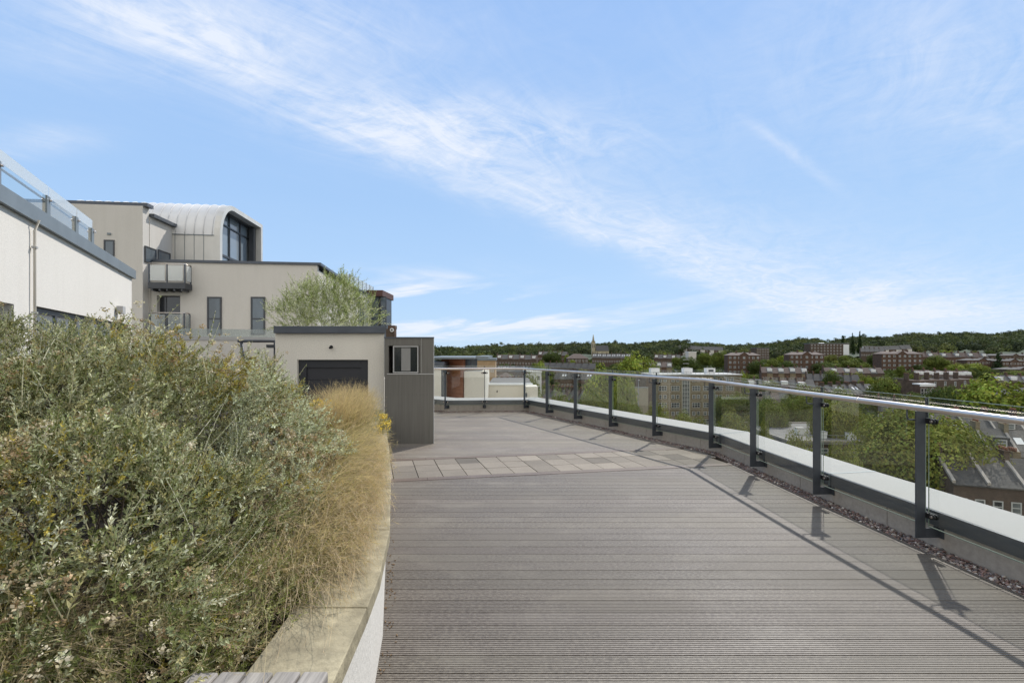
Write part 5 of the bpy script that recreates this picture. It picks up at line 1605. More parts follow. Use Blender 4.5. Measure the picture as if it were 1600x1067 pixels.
def house(label, loc, rz, w, d, h, rh, mw, mr_, group, wins=(2, 2), chim=True, dormer=False, name='terrace_house', winsize=(1.0, 1.4), vroof=False, skylight=False, small=False, hip=False, dorm2=False):
    """front faces -Y locally, ridge along X"""
    r = thing(name, label, 'house', loc, rz, group)
    b = MB(); b.box(-w / 2, w / 2, 0, d, -6, h)
    if not vroof and not hip:
        for x in (-w / 2, w / 2 - .25): b.add([(x, 0, h), (x + .25, 0, h), (x + .25, d / 2, h + rh), (x, d / 2, h + rh), (x, d, h), (x + .25, d, h)], [(0, 1, 2, 3), (3, 2, 5, 4), (0, 3, 4), (1, 5, 2)])
    b.build('wall', mw, r)
    b = MB(); e = .25
    if hip:
        k = min(d / 2, w / 2 - .5)
        b.add([(-w / 2 - e, -e, h + .02), (w / 2 + e, -e, h + .02), (w / 2 + e, d + e, h + .02), (-w / 2 - e, d + e, h + .02), (-w / 2 + k, d / 2, h + rh), (w / 2 - k, d / 2, h + rh)],
              [(0, 1, 5, 4), (1, 2, 5), (2, 3, 4, 5), (3, 0, 4)])
    elif vroof:
        b.add([(-w / 2, .1, h - .1), (0, .1, h - rh), (w / 2, .1, h - .1), (-w / 2, d, h + .3), (0, d, h - rh + .2), (w / 2, d, h + .3)], [(0, 1, 4, 3), (1, 2, 5, 4)])
        b.box(-w / 2, w / 2, d - .3, d + .05, h - .1, h + .5)
    else:
        for (ya, za, yb, zb_) in ((-e, h + .02 - e * rh / (d / 2), d / 2, h + rh + .05), (d / 2, h + rh + .05, d + e, h + .02 - e * rh / (d / 2))):
            b.add([(-w / 2 + .0, ya, za + .02), (w / 2 - .0, ya, za + .02), (w / 2, yb, zb_ + .02), (-w / 2, yb, zb_ + .02),
                   (-w / 2, ya, za + .14), (w / 2, ya, za + .14), (w / 2, yb, zb_ + .14), (-w / 2, yb, zb_ + .14)],
                  [(0, 3, 2, 1), (4, 5, 6, 7), (0, 1, 5, 4), (1, 2, 6, 5), (2, 3, 7, 6), (3, 0, 4, 7)])
    rf = b.build('roof', mr_, r)
    if chim:
        b = MB(); b.box(-w / 2 - .2, -w / 2 + .25, d / 2 - .8, d / 2 + .8, h, h + rh + .95); b.box(-w / 2 - .25, -w / 2 + .30, d / 2 - .85, d / 2 + .85, h + rh + .952, h + rh + 1.06)
        ch = b.build('chimney', mw, rf)
        b = MB()
        for k in range(4): b.tube([(-w / 2 + .05, d / 2 - .66 + k * .44, h + rh + 1.06), (-w / 2 + .05, d / 2 - .66 + k * .44, h + rh + 1.40)], .11, 6 if small else 8, True, .10)
        b.build('chimney_pots', M_POT, ch)
    if not small and not vroof and not hip:
        b = MB()
        for (ya, za, yb, zb_) in ((-.1, h + .1, d / 2, h + rh + .22), (d / 2, h + rh + .22, d + .1, h + .1)):
            b.add([(-w / 2 - .14, ya, za), (-w / 2 + .14, ya, za), (-w / 2 + .14, yb, zb_), (-w / 2 - .14, yb, zb_), (-w / 2 - .14, ya, za + .28), (-w / 2 + .14, ya, za + .28), (-w / 2 + .14, yb, zb_ + .28), (-w / 2 - .14, yb, zb_ + .28)],
                  [(4, 5, 6, 7), (0, 1, 5, 4), (1, 2, 6, 5), (3, 0, 4, 7)])
        b.build('party_wall', M_CONC, r)
        if dorm2:
            b = MB(); b.box(-.9, .9, d * .10, d * .36, h + rh * .2, h + rh * .78); dm = b.build('dormer', M_SLATE, r)
            put_win(r, 0, d * .10 - .02, h + rh * .5, 1.2, .9)
    nx, nz = wins
    for i in range(nx):
        for j in range(nz):
            put_win(r, -w / 2 + w * (i + .5) / nx, 0, h * (j + .5) / nz + .15, winsize[0], winsize[1], pane=not small)
    if dormer:
        b = MB(); b.box(-1.2, 1.2, d * .12, d * .42, h + rh * .15, h + rh * .82); b.build('dormer', M_WHITE, r)
    if skylight:
        b = MB()
        for xx in (-w * .2, w * .22):
            t0, t1 = .42, .68
            yy0, yy1 = d / 2 * t0, d / 2 * t1
            b.add([(xx - .4, yy0, h + rh * t0 + .23), (xx + .4, yy0, h + rh * t0 + .23), (xx + .4, yy1, h + rh * t1 + .23), (xx - .4, yy1, h + rh * t1 + .23)], [(0, 1, 2, 3)])
        b.build('skylight', M_WHITE, r)
    return r
def copy_house(src, label, loc, rz, sc3=(1, 1, 1)):
    o = copy_tree(src, None, loc, rz, label, sc3); return o
rh_ = random.Random(12)
def row(n, px0, Z0, px1, Z1, proto_fn, label_fn, lift=0.0, rz_extra=0.0):
    """a row of n houses whose fronts face the camera side"""
    a = Vector(((px0 - 800) * Z0 / F, Z0)); c = Vector(((px1 - 800) * Z1 / F, Z1))
    dd = (c - a); rz = math.atan2(dd.y, dd.x) + rz_extra
    w = dd.length / n
    protos = {}
    for i in range(n):
        p = a + dd * (i + .5) / n
        g0 = ground(p.x, p.y) + lift
        k = i % 2 if n > 3 else i
        if k not in protos:
            protos[k] = proto_fn(label_fn(i), (p.x, p.y, g0), rz, w, k)
        else:
            copy_house(protos[k], label_fn(i), (p.x, p.y, g0 + rh_.uniform(-.2, .2)), rz)
ORD = ['first', 'second', 'third', 'fourth', 'fifth', 'sixth', 'seventh', 'eighth', 'ninth', 'tenth', 'eleventh', 'twelfth', 'thirteenth', 'fourteenth']
def lf(desc, n): 
    return lambda i: '%s, %s from the left' % (desc, ORD[i]) if i < n / 2 or n < 3 else '%s, %s from the right' % (desc, ORD[n - 1 - i])
# nearest street bottom right
row(5, 1490, 50, 1790, 45, lambda l, p, rz, w, k: house(l, p, rz, w, 8, 8.3, 2.1, M_BBRICK, M_SLATE_L if k else M_SLATE, 'nearest brick terrace below the balustrade', (2, 2), winsize=(.8, 1.15), chim=k == 0),
    lf('dark brown brick terrace house lowest behind the glass at the right', 5))
row(6, 1500, 64, 1800, 57, lambda l, p, rz, w, k: house(l, p, rz, w, 8, 8.7, 2.6, M_YBRICK, M_SLATE_L, 'yellow brick terrace behind the nearest one', (2, 2), winsize=(1.0, 1.3), skylight=k == 0, dorm2=k == 1),
    lf('yellow brick terrace house with pale slate roof in the second street', 6))
row(6, 1470, 86, 1760, 78, lambda l, p, rz, w, k: house(l, p, rz, w, 9, 7.4, 3.0, M_RBRICK, M_SLATE_L, 'slate roofed terrace in the third street', (2, 2), winsize=(1.0, 1.3), dorm2=k == 0),
    lf('slate roofed terrace house just under the handrail at the right', 6))
# rear extensions with lean-to roofs of the near terrace
for i, (px, Z) in enumerate(((1538, 57), (1590, 56), (1640, 55))):
    x = X(px, Z); g0 = ground(x, Z)
    r = thing('rear_extension', ['pale brick rear extension with sloping slate roof beside the big plane tree', 'pale brick rear extension at the right edge behind the glass', 'rear extension beyond the right edge'][i], 'house', (x, Z, g0), R(-8), 'rear extensions of the near terraces')
    b = MB(); b.box(-1.6, 1.6, 0, 5, -1, 7.6); b.add([(-1.6, 0, 7.6), (-1.6, 5, 7.6), (-1.6, 5, 8.6), (-1.6, 0, 8.6)], [(0, 1, 2, 3)]); b.build('wall', M_YBRICK, r)
    b = MB(); b.add([(-1.75, -.15, 8.75), (1.75, -.15, 7.55), (1.75, 5.1, 7.55), (-1.75, 5.1, 8.75), (-1.75, -.15, 8.6), (1.75, -.15, 7.4), (1.75, 5.1, 7.4), (-1.75, 5.1, 8.6)], [(0, 1, 2, 3), (4, 7, 6, 5), (0, 4, 5, 1), (1, 5, 6, 2), (2, 6, 7, 3), (3, 7, 4, 0)])
    b.add([(-1.6, 0.01, 7.6), (1.6, .01, 7.6), (-1.6, .01, 8.6)], [(0, 1, 2)]); rf = b.build('roof', M_SLATE, r)
    b = MB(); b.box(-1.9, -1.1, 2.2, 3.4, 7.7, 10.0); ch = b.build('chimney', M_YBRICK, rf)
    b = MB()
    for k in range(4): b.tube([(-1.5, 2.4 + k * .27, 10), (-1.5, 2.4 + k * .27, 10.45)], .12, 8)
    b.build('chimney_pots', M_POT, ch)
    put_win(r, .5, 0, 5.6, .9, 1.4); put_win(r, .5, 0, 2.2, .9, 1.4)
# terrace with white cornice (right, above the rail)
row(6, 1437, 176, 1530, 186, lambda l, p, rz, w, k: house(l, p, rz, w, 9, 9.2, 1.4, M_BBRICK, M_SLATE_L, 'butterfly roofed terrace above the handrail', (1, 3), winsize=(1.1, 1.7), vroof=True, small=False),
    lf('dark brick terrace house with butterfly roof above the handrail', 6), 1.6)
x, Z = X(1449, 172), 172
r = thing('corniced_house', 'brick end house with thick white cornice and tall white windows above the handrail', 'house', (x, Z, ground(x, Z)), R(2))
b = MB(); b.box(-2.6, 2.6, 0, 3.0, -2, 9.8); b.build('wall', M_RBRICK, r)
b = MB(); b.box(-2.75, 2.75, -.25, 3.1, 9.802, 10.15); b.box(-2.7, 2.7, -.2, 0, 9.2, 9.8); b.build('cornice', M_WHITE, r)
for xx in (-1.9, -.65, .55, 1.8):
    put_win(r, xx, -.02, 7.3, .95, 2.6)
    put_win(r, xx, -.02, 4.0, .95, 1.4)
# row of white dormers
row(10, 1432, 262, 1520, 256, lambda l, p, rz, w, k: house(l, p, rz, w, 8, 6.6, 2.8, M_RBRICK, M_TILE, 'brick terrace with white dormers', (2, 1), chim=k == 0, winsize=(.9, 1.3), dormer=True, small=True),
    lf('brick house in the terrace with small white dormers', 10))
row(8, 1168, 205, 1275, 198, lambda l, p, rz, w, k: house(l, p, rz, w, 8, 6.2, 2.9, M_BBRICK, M_SLATE_L if k else M_TILE, 'terrace right of the vivid bush', (2, 1), winsize=(.9, 1.3), dormer=k == 0, small=True),
    lf('low terrace house with pale dormer right of the vivid bush', 8))
row(7, 1262, 235, 1345, 228, lambda l, p, rz, w, k: house(l, p, rz, w, 8, 6.4, 2.9, M_RBRICK if k else M_BBRICK, M_SLATE, 'grey roofed terraces in front of the hillside flats', (2, 2), winsize=(.9, 1.3), small=True),
    lf('grey roofed terrace house in front of the hillside flats', 7))
row(6, 1300, 178, 1375, 186, lambda l, p, rz, w, k: house(l, p, rz, w, 8, 5.8, 2.9, M_BBRICK, M_SLATE_L if k else M_SLATE, 'terrace just above the handrail', (2, 1), winsize=(.9, 1.3), small=True, skylight=k == 1),
    lf('brown terrace house just above the handrail', 6))
row(7, 1530, 150, 1625, 158, lambda l, p, rz, w, k: house(l, p, rz, w, 8, 8.0, 1.6, M_BBRICK, M_SLATE, 'dark terrace at the right edge', (2, 2), winsize=(1.0, 1.6), small=True),
    lf('dark brick terrace house at the right edge behind the bright tree', 7))
row(10, 1440, 400, 1545, 392, lambda l, p, rz, w, k: house(l, p, rz, w, 8, 6.6, 3.4, M_RBRICK, M_SLATE_L if k else M_TILE, 'far terrace under the woods', (2, 1), winsize=(1.0, 1.4), small=True, dormer=k == 1),
    lf('small far terrace house right under the dark woods', 10), 4.0)
# left valley terraces
row(9, 770, 205, 850, 196, lambda l, p, rz, w, k: house(l, p, rz, w, 7, 6.4, 2.7, M_BBRICK, M_SLATE if k else M_TILE, 'terrace seen through the far glass', (2, 2), winsize=(.9, 1.3), small=True),
    lf('brown terrace house seen through the far glass', 9))
row(9, 765, 300, 855, 290, lambda l, p, rz, w, k: house(l, p, rz, w, 8, 6.6, 3, M_RBRICK if k else M_BBRICK, M_SLATE_L if k else M_SLATE, 'terrace above the far handrail', (2, 1), winsize=(1.0, 1.4), small=True, skylight=True),
    lf('small terrace house just above the far handrail', 9))
row(8, 848, 330, 930, 322, lambda l, p, rz, w, k: house(l, p, rz, w, 8, 6.8, 3, M_BBRICK, M_SLATE, 'terrace in front of the school', (2, 1), winsize=(1.0, 1.4), small=True),
    lf('small dark terrace house in front of the hipped roof school', 8))
row(9, 848, 160, 915, 150, lambda l, p, rz, w, k: house(l, p, rz, w, 7, 6.6, 2.8, M_BBRICK, M_SLATE_L if k else M_TILE, 'terrace behind the eighth and seventh posts', (2, 2), winsize=(.9, 1.3), small=True),
    lf('brown terrace house behind the eighth and seventh posts', 9))
row(8, 925, 430, 985, 420, lambda l, p, rz, w, k: house(l, p, rz, w, 8, 6.6, 3.4, M_BBRICK, M_SLATE_L, 'bright roofed terrace below the church', (2, 1), winsize=(1.0, 1.4), small=True, skylight=True),
    lf('small bright roofed terrace house below the church', 8), 2.0)
row(6, 1022, 440, 1062, 430, lambda l, p, rz, w, k: house(l, p, rz, w, 8, 7.5, 3.2, M_BBRICK, M_SLATE_L if k else M_TILE, 'terrace behind the rooftop boxes', (2, 1), winsize=(1.0, 1.4), small=True, dormer=k == 0),
    lf('small terrace house behind the rooftop boxes of the brick flats', 6))
row(5, 1345, 460, 1382, 452, lambda l, p, rz, w, k: house(l, p, rz, w, 8, 6.6, 3.2, M_BBRICK, M_SLATE_L, 'hillside terrace left of the rightmost red flats', (2, 1), winsize=(1.0, 1.4), small=True),
    lf('hillside terrace house left of the rightmost red flats', 5), 6)
row(6, 840, 480, 885, 470, lambda l, p, rz, w, k: house(l, p, rz, w, 8, 7.0, 3.4, M_RBRICK, M_SLATE_L if k else M_TILE, 'hillside terrace left of the school', (2, 1), winsize=(1.1, 1.5), small=True, dormer=k == 0),
    lf('red hillside terrace house left of the school', 6), 2)

row(8, 1180, 152, 1290, 146, lambda l, p, rz, w, k: house(l, p, rz, w, 8, 6.2, 2.9, M_BBRICK, M_SLATE if k else M_TILE, 'terrace showing through the glass right of the brick flats', (2, 2), winsize=(.9, 1.3), small=True, chim=k == 0),
    lf('grey roofed terrace house right of the yellow brick flats', 8))
row(6, 1372, 128, 1450, 122, lambda l, p, rz, w, k: house(l, p, rz, w, 8, 6.4, 2.9, M_RBRICK, M_SLATE_L if k else M_SLATE, 'terrace touching the handrail above the plane tree', (2, 2), winsize=(.9, 1.3), small=True, chim=k == 0),
    lf('terrace house touching the handrail above the big plane tree', 6))
row(9, 1290, 290, 1382, 284, lambda l, p, rz, w, k: house(l, p, rz, w, 8, 6.2, 2.9, M_BBRICK, M_SLATE_L if k else M_TILE, 'terrace in front of the rightmost red flats', (2, 1), winsize=(1, 1.3), small=True, chim=k == 0, dormer=k == 1),
    lf('pale dormered terrace house in front of the rightmost red flats', 9))
row(8, 866, 245, 945, 238, lambda l, p, rz, w, k: house(l, p, rz, w, 8, 6.4, 2.9, M_RBRICK, M_SLATE_L if k else M_SLATE, 'terrace behind the drooping trees', (2, 1), winsize=(1, 1.3), small=True, chim=k == 0, skylight=k == 1),
    lf('terrace house above the handrail left of the broad bright tree', 8))
row(7, 775, 400, 838, 392, lambda l, p, rz, w, k: house(l, p, rz, w, 8, 7, 3.2, M_BBRICK, M_SLATE_L if k else M_TILE, 'hillside terrace above the tan building', (2, 1), winsize=(1.1, 1.4), small=True, chim=k == 0, dormer=k == 0),
    lf('hillside terrace house above the tan building', 7), 2)
row(6, 850, 118, 905, 112, lambda l, p, rz, w, k: house(l, p, rz, w, 7, 6.2, 2.7, M_YBRICK if k else M_BBRICK, M_TILE, 'near terrace behind the seventh post', (2, 2), winsize=(.9, 1.3), small=True, chim=k == 0),
    lf('tile roofed terrace house low behind the seventh post', 6))
row(9, 1560, 225, 1660, 220, lambda l, p, rz, w, k: house(l, p, rz, w, 8, 6.4, 2.9, M_RBRICK, M_SLATE_L if k else M_TILE, 'terrace at the right edge above the bright tree', (2, 1), winsize=(1, 1.3), small=True, chim=k == 0, dormer=k == 0),
    lf('terrace house at the right edge above the bright tree', 9))

row(10, 1060, 620, 1130, 600, lambda l, p, rz, w, k: house(l, p, rz, w, 9, 8, 4, M_STUCCO if k else M_RBRICK, M_SLATE_L, 'pale houses high on the hill', (1, 2), winsize=(1.5, 1.6), small=True, chim=False),
    lf('pale house high on the wooded hill', 10), 3)
row(9, 1352, 545, 1425, 540, lambda l, p, rz, w, k: house(l, p, rz, w, 9, 8, 4, M_RBRICK if k else M_STUCCO, M_SLATE_L, 'houses under the right hand woods', (1, 2), winsize=(1.4, 1.6), small=True, chim=False),
    lf('house high under the right hand woods behind the largest red flats', 9), 3)
row(8, 985, 330, 1050, 322, lambda l, p, rz, w, k: house(l, p, rz, w, 8, 6.4, 2.9, M_YBRICK if k else M_RBRICK, M_SLATE_L if k else M_TILE, 'terrace behind the roof of the flats', (2, 1), winsize=(1, 1.3), small=True, chim=k == 0, dormer=k == 1),
    lf('terrace house behind the bright domed tree and the flats roof', 8), 1)
row(8, 1190, 275, 1262, 268, lambda l, p, rz, w, k: house(l, p, rz, w, 8, 6.4, 2.9, M_YBRICK if k else M_RBRICK, M_SLATE_L if k else M_TILE, 'terrace in front of the middle red flats', (2, 1), winsize=(1, 1.3), small=True, chim=k == 0, dormer=k == 1),
    lf('terrace house in front of the middle red brick flats', 8), 1)

def flats(label, px0, px1, ytop, Z, depth, mw, group, rz=0, floors=5, cols=7, wsize=(1.3, 1.5), gable=True, mroof=None, skip=(), name='block_of_flats', panes=True):
    xc = X((px0 + px1) / 2, Z); g0 = ground(xc, Z) - 1; H = hz_(ytop, Z) - g0; w = (px1 - px0) * Z / F
    r = thing(name, label, 'block of flats', (xc, Z, g0), rz, group)
    hw = w / 2; rh = H * .10 if gable else 0
    he = H - rh
    b = MB(); b.box(-hw, hw, 0, depth, -4, he)
    if gable:
        b.add([(-2.8, -.35, he - 2), (2.8, -.35, he - 2), (2.8, -.35, he), (0, -.35, H + .3), (-2.8, -.35, he), (-2.8, 0, he - 2), (2.8, 0, he - 2), (2.8, 0, he), (-2.8, 0, he)],
              [(0, 1, 2, 3, 4), (0, 4, 8, 5), (1, 6, 7, 2)])
        b.box(-2.8, 2.8, -.35, -.002, 0, he - 2.001)
    b.build('wall', mw, r)
    b = MB()
    if gable:
        e = .4
        b.add([(-hw - e, -e, he), (hw + e, -e, he), (hw + e, depth + e, he), (-hw - e, depth + e, he), (-hw + 3, depth / 2, H), (hw - 3, depth / 2, H)], [(0, 1, 5, 4), (1, 2, 5), (2, 3, 4, 5), (3, 0, 4)])
        b.add([(-3.1, -.6, he - .1), (0, -.6, H + .45), (0, depth * .4, H + .35), (-3.1, depth * .1, he + .1)], [(0, 1, 2, 3)])
        b.add([(3.1, -.6, he - .1), (3.1, depth * .1, he + .1), (0, depth * .4, H + .35), (0, -.6, H + .45)], [(0, 1, 2, 3)])
    else:
        b.box(-hw - .2, hw + .2, -.2, depth + .2, he + .002, he + .5)
    b.build('roof', mroof or M_TILE, r)
    Hf = he / floors
    for j in range(floors):
        for i in range(cols):
            if (i, j) in skip: continue
            x_ = -hw + w * (i + .5) / cols
            y_ = -.36 if gable and abs(x_) < 2.7 else -.01
            put_win(r, x_, y_, Hf * (j + .5), *wsize, pane=panes)
    if gable:
        for j in range(floors): put_win(r, hw + .01, depth * .5, Hf * (j + .5), wsize[0], wsize[1], R(90), pane=False)
        b = MB()
        for xx in (-hw * .35, hw * .5): b.box(xx - .5, xx + .5, depth / 2 - .4, depth / 2 + .4, H - 1, H + 1.2)
        b.build('chimney', mw, r)
    return r
FG = 'red brick blocks of flats'
flats('red brick block of flats, leftmost of three in a line below the woods', 1139, 1186, 551, 330, 12, M_RBRICK, FG, R(-12), 5, 7)
flats('red brick block of flats in the middle of three in a line', 1236, 1285, 550, 330, 12, M_RBRICK, FG, R(-12), 5, 7)
flats('red brick block of flats, rightmost and largest of the three', 1381, 1438, 549, 350, 12, M_RBRICK, FG, R(-10), 5, 8)
r = flats('long dark flat roofed block on the hillside with a white end wall', 1266, 1326, 537, 560, 12, M_BBRICK, None, 0, 6, 12, (1.6, 1.6), False, M_FASCIA_L, panes=False)
w = (1326 - 1266) * 560 / F
b = MB(); b.box(w / 2 - 6, w / 2 + .3, -.3, 12, 0, 18.5); b.build('white_end_wall', M_WHITE, r)
b = MB(); b.tube([(-6, 5, 18.8), (-6, 5, 20.5)], 4, 12, True, 2.5); b.build('roof_dome', M_WHITE, r)
flats('dark brick block rising from the woods behind the left red flats', 1182, 1202, 544, 520, 12, M_BBRICK, None, 0, 6, 5, (1.5, 1.5), False, M_FASCIA, panes=False, name='brick_tower')
flats('tall white and brown house in the trees above the rooftop boxes', 1076, 1088, 550, 430, 8, M_STUCCO, None, 0, 4, 3, (1.2, 1.4), False, M_WHITE, panes=False, name='white_house')
flats('long slate roofed block at the right edge, uppermost of three', 1548, 1625, 553, 420, 9, M_BBRICK, 'long slate roofed blocks', R(0), 2, 14, (1.3, 1.3), True, M_SLATE_L, panes=False, name='long_block')
flats('long slate roofed block left of the pointed conifer', 1513, 1558, 560, 350, 9, M_RBRICK, 'long slate roofed blocks', R(-6), 3, 9, (1.2, 1.3), True, M_SLATE_L, panes=False, name='long_block')
flats('long slate roofed block right of the pointed conifer', 1567, 1602, 561, 340, 9, M_RBRICK, 'long slate roofed blocks', R(-3), 3, 7, (1.2, 1.3), True, M_SLATE_L, panes=False, name='long_block')
flats('lowest slate roofed block at the right edge behind green trees', 1575, 1625, 574, 280, 9, M_BBRICK, 'long slate roofed blocks', R(0), 2, 8, (1.2, 1.3), True, M_SLATE_L, panes=False, name='long_block')
# school with hipped roof, tan building, white house with small windows, brown terrace block
x = X(903, 430)
house('large dark brick school with hipped roof and two rows of white windows', (x, 430, ground(x, 430) - 1), 0, 18, 12, 8.8, 4.0, M_BBRICK, M_TILE, None, (6, 2), False, name='school', winsize=(1.7, 2.4), hip=True, small=True)
flats('tan rendered flat roofed building just right of the red brown clad house', 745, 774, 563, 120, 8, M_TAN, None, 0, 4, 3, (.8, .6), False, M_FASCIA_L, panes=False, name='tan_building')
house('brown brick building with wide tiled roof right of the tan building', (X(790, 210), 210, ground(0, 210) + 2), 0, 8.5, 8, 6.5, 3, M_BBRICK, M_TILE, None, (4, 2), False, name='brown_house', winsize=(1, 1.2), hip=True, small=True)
flats('white house with small dark windows behind the eighth post', 819, 846, 582, 150, 7, M_WHITE, None, 0, 5, 3, (.9, 1.3), False, M_WHITE, name='white_house')
for px, Z, lab in ((868, 110, 'small pale gabled house with a white dormer below the seventh post'), (885, 100, 'low brown gabled house beneath the small pale one')):
    house(lab, (X(px, Z), Z, ground(0, Z) + 2), R(20), 8, 7, 6, 3, M_BBRICK, M_TILE, None, (2, 2), True, name='gabled_house', dormer=px == 868)
# church
cz = 640
cx = X(927, cz)
ch_ = thing('church', 'pale stone church tower with slender spire rising above the wooded skyline', 'church', (cx, cz, ground(cx, cz)))
g0 = ground(cx, cz); tt_ = hz_(535, cz) - g0; st_ = hz_(522.5, cz) - g0
mstone = mat('pale_church_stone', (.40, .35, .24), .9, 0, (.2, .2))
b = MB(); b.box(-2.3, 2.3, -2.3, 2.3, -3, tt_); b.build('tower', mstone, ch_)
b = MB()
for sx in (-1, 1):
    for sy_ in (-1, 1): b.add([(sx * 1.9 - .5, sy_ * 1.9 - .5, tt_), (sx * 1.9 + .5, sy_ * 1.9 - .5, tt_), (sx * 1.9 + .5, sy_ * 1.9 + .5, tt_), (sx * 1.9 - .5, sy_ * 1.9 + .5, tt_), (sx * 1.9, sy_ * 1.9, tt_ + 2.5)], [(0, 1, 4), (1, 2, 4), (2, 3, 4), (3, 0, 4)])
b.build('pinnacles', mstone, ch_)
b = MB(); b.tube([(0, 0, tt_ - .1), (0, 0, st_ * .6 + tt_ * .4), (0, 0, st_)], 1.7, 8, True, .25); b.build('spire', mstone, ch_)
b = MB()
for xx in (-1.0, 1.0): b.box(xx - .4, xx + .4, -2.4, -2.301, tt_ - 7, tt_ - 2)
b.build('belfry_openings', M_DARK, ch_)
b = MB(); b.add([(2.8, -7, tt_ - 11), (2.8, 7, tt_ - 11), (2.8, 0, tt_ - 4), (19, -7, tt_ - 11), (19, 7, tt_ - 11), (19, 0, tt_ - 4)], [(0, 3, 5, 2), (1, 2, 5, 4), (3, 4, 5), (0, 2, 1)]); b.build('nave_roof', M_SLATE, ch_)
b = MB(); b.box(2.4, 19, -6.5, 6.5, -3, tt_ - 10.9); b.build('nave', mstone, ch_)

# yellow brick flats (mid distance)
Z = 148
r = thing('yellow_brick_flats', 'large yellow brick block of flats with white windows seen through the glass', 'block of flats', (X(1090, Z), Z, ground(X(1090, Z), Z)), R(3))
g0 = r.location.z; H = hz_(586.5, Z) - g0
hw = (1160 - 1020) * Z / F / 2
lx = lambda px: (px - 1090) * Z / F
b = MB(); b.box(-hw, hw, 0, 11, -3, H); b.box(hw + .002, hw + 3.2, 1.5, 10.5, -3, H - 2); b.build('wall', M_YBRICK, r)
b = MB(); b.box(-hw - 2.6, -hw - .002, -.9, 9, -3, H - .3); b.build('dark_stair_tower', M_BBRICK, r)
b = MB(); b.box(-hw - .3, hw + .3, -.35, 11.3, H + .002, H + .35); b.build('roof_slab', mat('pale_roof_edge', (.42, .41, .39), .8, 0, (.6, .15)), r)
b = MB()
for j in range(1, 9): b.box(-hw, hw, -.05, -.001, H - j * 2.5 - .12, H - j * 2.5 + .05)
b.build('concrete_bands', mat('band_concrete', (.34, .30, .22), .9), r)
b = MB()
for pxx in (1044.5, 1064, 1078, 1097, 1115, 1132): b.box(lx(pxx) - .12, lx(pxx) + .12, -.10, -.055, 0, H)
b.build('rendered_piers', mat('band_concrete', (.34, .30, .22), .9), r)
for j in range(8):
    z = H - 1.35 - j * 2.5
    big = j % 2 == 1
    for pxx in (1034.5, 1054.5, 1087.5, 1105.5, 1123.5, 1141.5):
        if big: put_win(r, lx(pxx), -.03, z, 2.5, 1.55)
        else:
            put_win(r, lx(pxx) - .7, -.03, z, .95, 1.2); put_win(r, lx(pxx) + .7, -.03, z, .95, 1.2)
b = MB(); b.box(lx(1066), lx(1076.5), -.06, -.002, 0, H - .4); st = b.build('stair_glazing', M_PANE, r)
b = MB()
for t in np.linspace(0, 1, 5):
    xx = lx(1066) + t * (lx(1076.5) - lx(1066)); b.box(xx - .07, xx + .07, -.12, -.061, 0, H - .4)
for j in range(17): b.box(lx(1066) + .08, lx(1076.5) - .08, -.11, -.062, j * 1.2 + .1, j * 1.2 + .22)
b.build('glazing_bars', M_FRAMEW, st)
b = MB()
for s in (0, 1): b.box(-hw, hw, 10.9 if s else -.2, 10.95 if s else -.15, H + 1.1, H + 1.16)
for t in np.linspace(-hw, hw, 20): b.box(t - .03, t + .03, -.2, -.15, H + .35, H + 1.1); b.box(t - .03, t + .03, 10.9, 10.95, H + .35, H + 1.1)
b.build('roof_railing', M_FASCIA_L, r)
for pxx, lab, sat in ((1024, 'white rooftop box at the left end of the yellow brick flats', 0), (1075.5, 'white rooftop box in the middle of the yellow brick flats', 0), (1111, 'white rooftop box with a dark opening on the yellow brick flats', 1)):
    xx = X(pxx, 153)
    q = thing('rooftop_box', lab, 'rooftop box', (xx, 153, g0 + H + .36), R(3), 'white rooftop boxes')
    b = MB(); b.box(-1.35, 1.35, 0, 2, 0, 1.55); b.build('body', M_WHITE, q)
    b = MB(); b.box(-1.42, 1.42, -.07, 2.07, 1.552, 1.65); b.build('lid', M_COPE, q)
    if sat: b = MB(); b.box(-.8, .8, -.02, -.001, .5, 1.2); b.build('opening', M_DARK, q)
# beige boarded wall, lamp post
Zb = 118
simple('beige_boarded_wall', 'long beige boarded wall left of the yellow brick flats', 'wall', [('boards', M_BEIGE, [(X(972, Zb), X(1013, Zb), Zb, Zb + .4, -20, hz_(606, Zb))]), ('top_rail', M_FASCIA_L, [(X(972, Zb), X(1013, Zb), Zb - .05, Zb + .45, hz_(606, Zb) + .002, hz_(605, Zb))])], (X(990, Zb), Zb, -20))
Zb = 112
q = thing('street_lamp', 'slender pale street lamp in front of the beige boarded wall', 'street lamp', (X(997.5, Zb), Zb, -20))
b = MB(); b.tube([(0, 0, 0), (0, 0, hz_(594, Zb) + 20)], .09, 6, True, .06); b.build('pole', M_FASCIA_L, q)
b = MB(); b.obox((0, -.5, hz_(594, Zb) + 20.05), (1, 0, 0), .12, (0, 1, 0), .55, (0, 0, 1), .06); b.build('lamp_head', M_COPE, q)
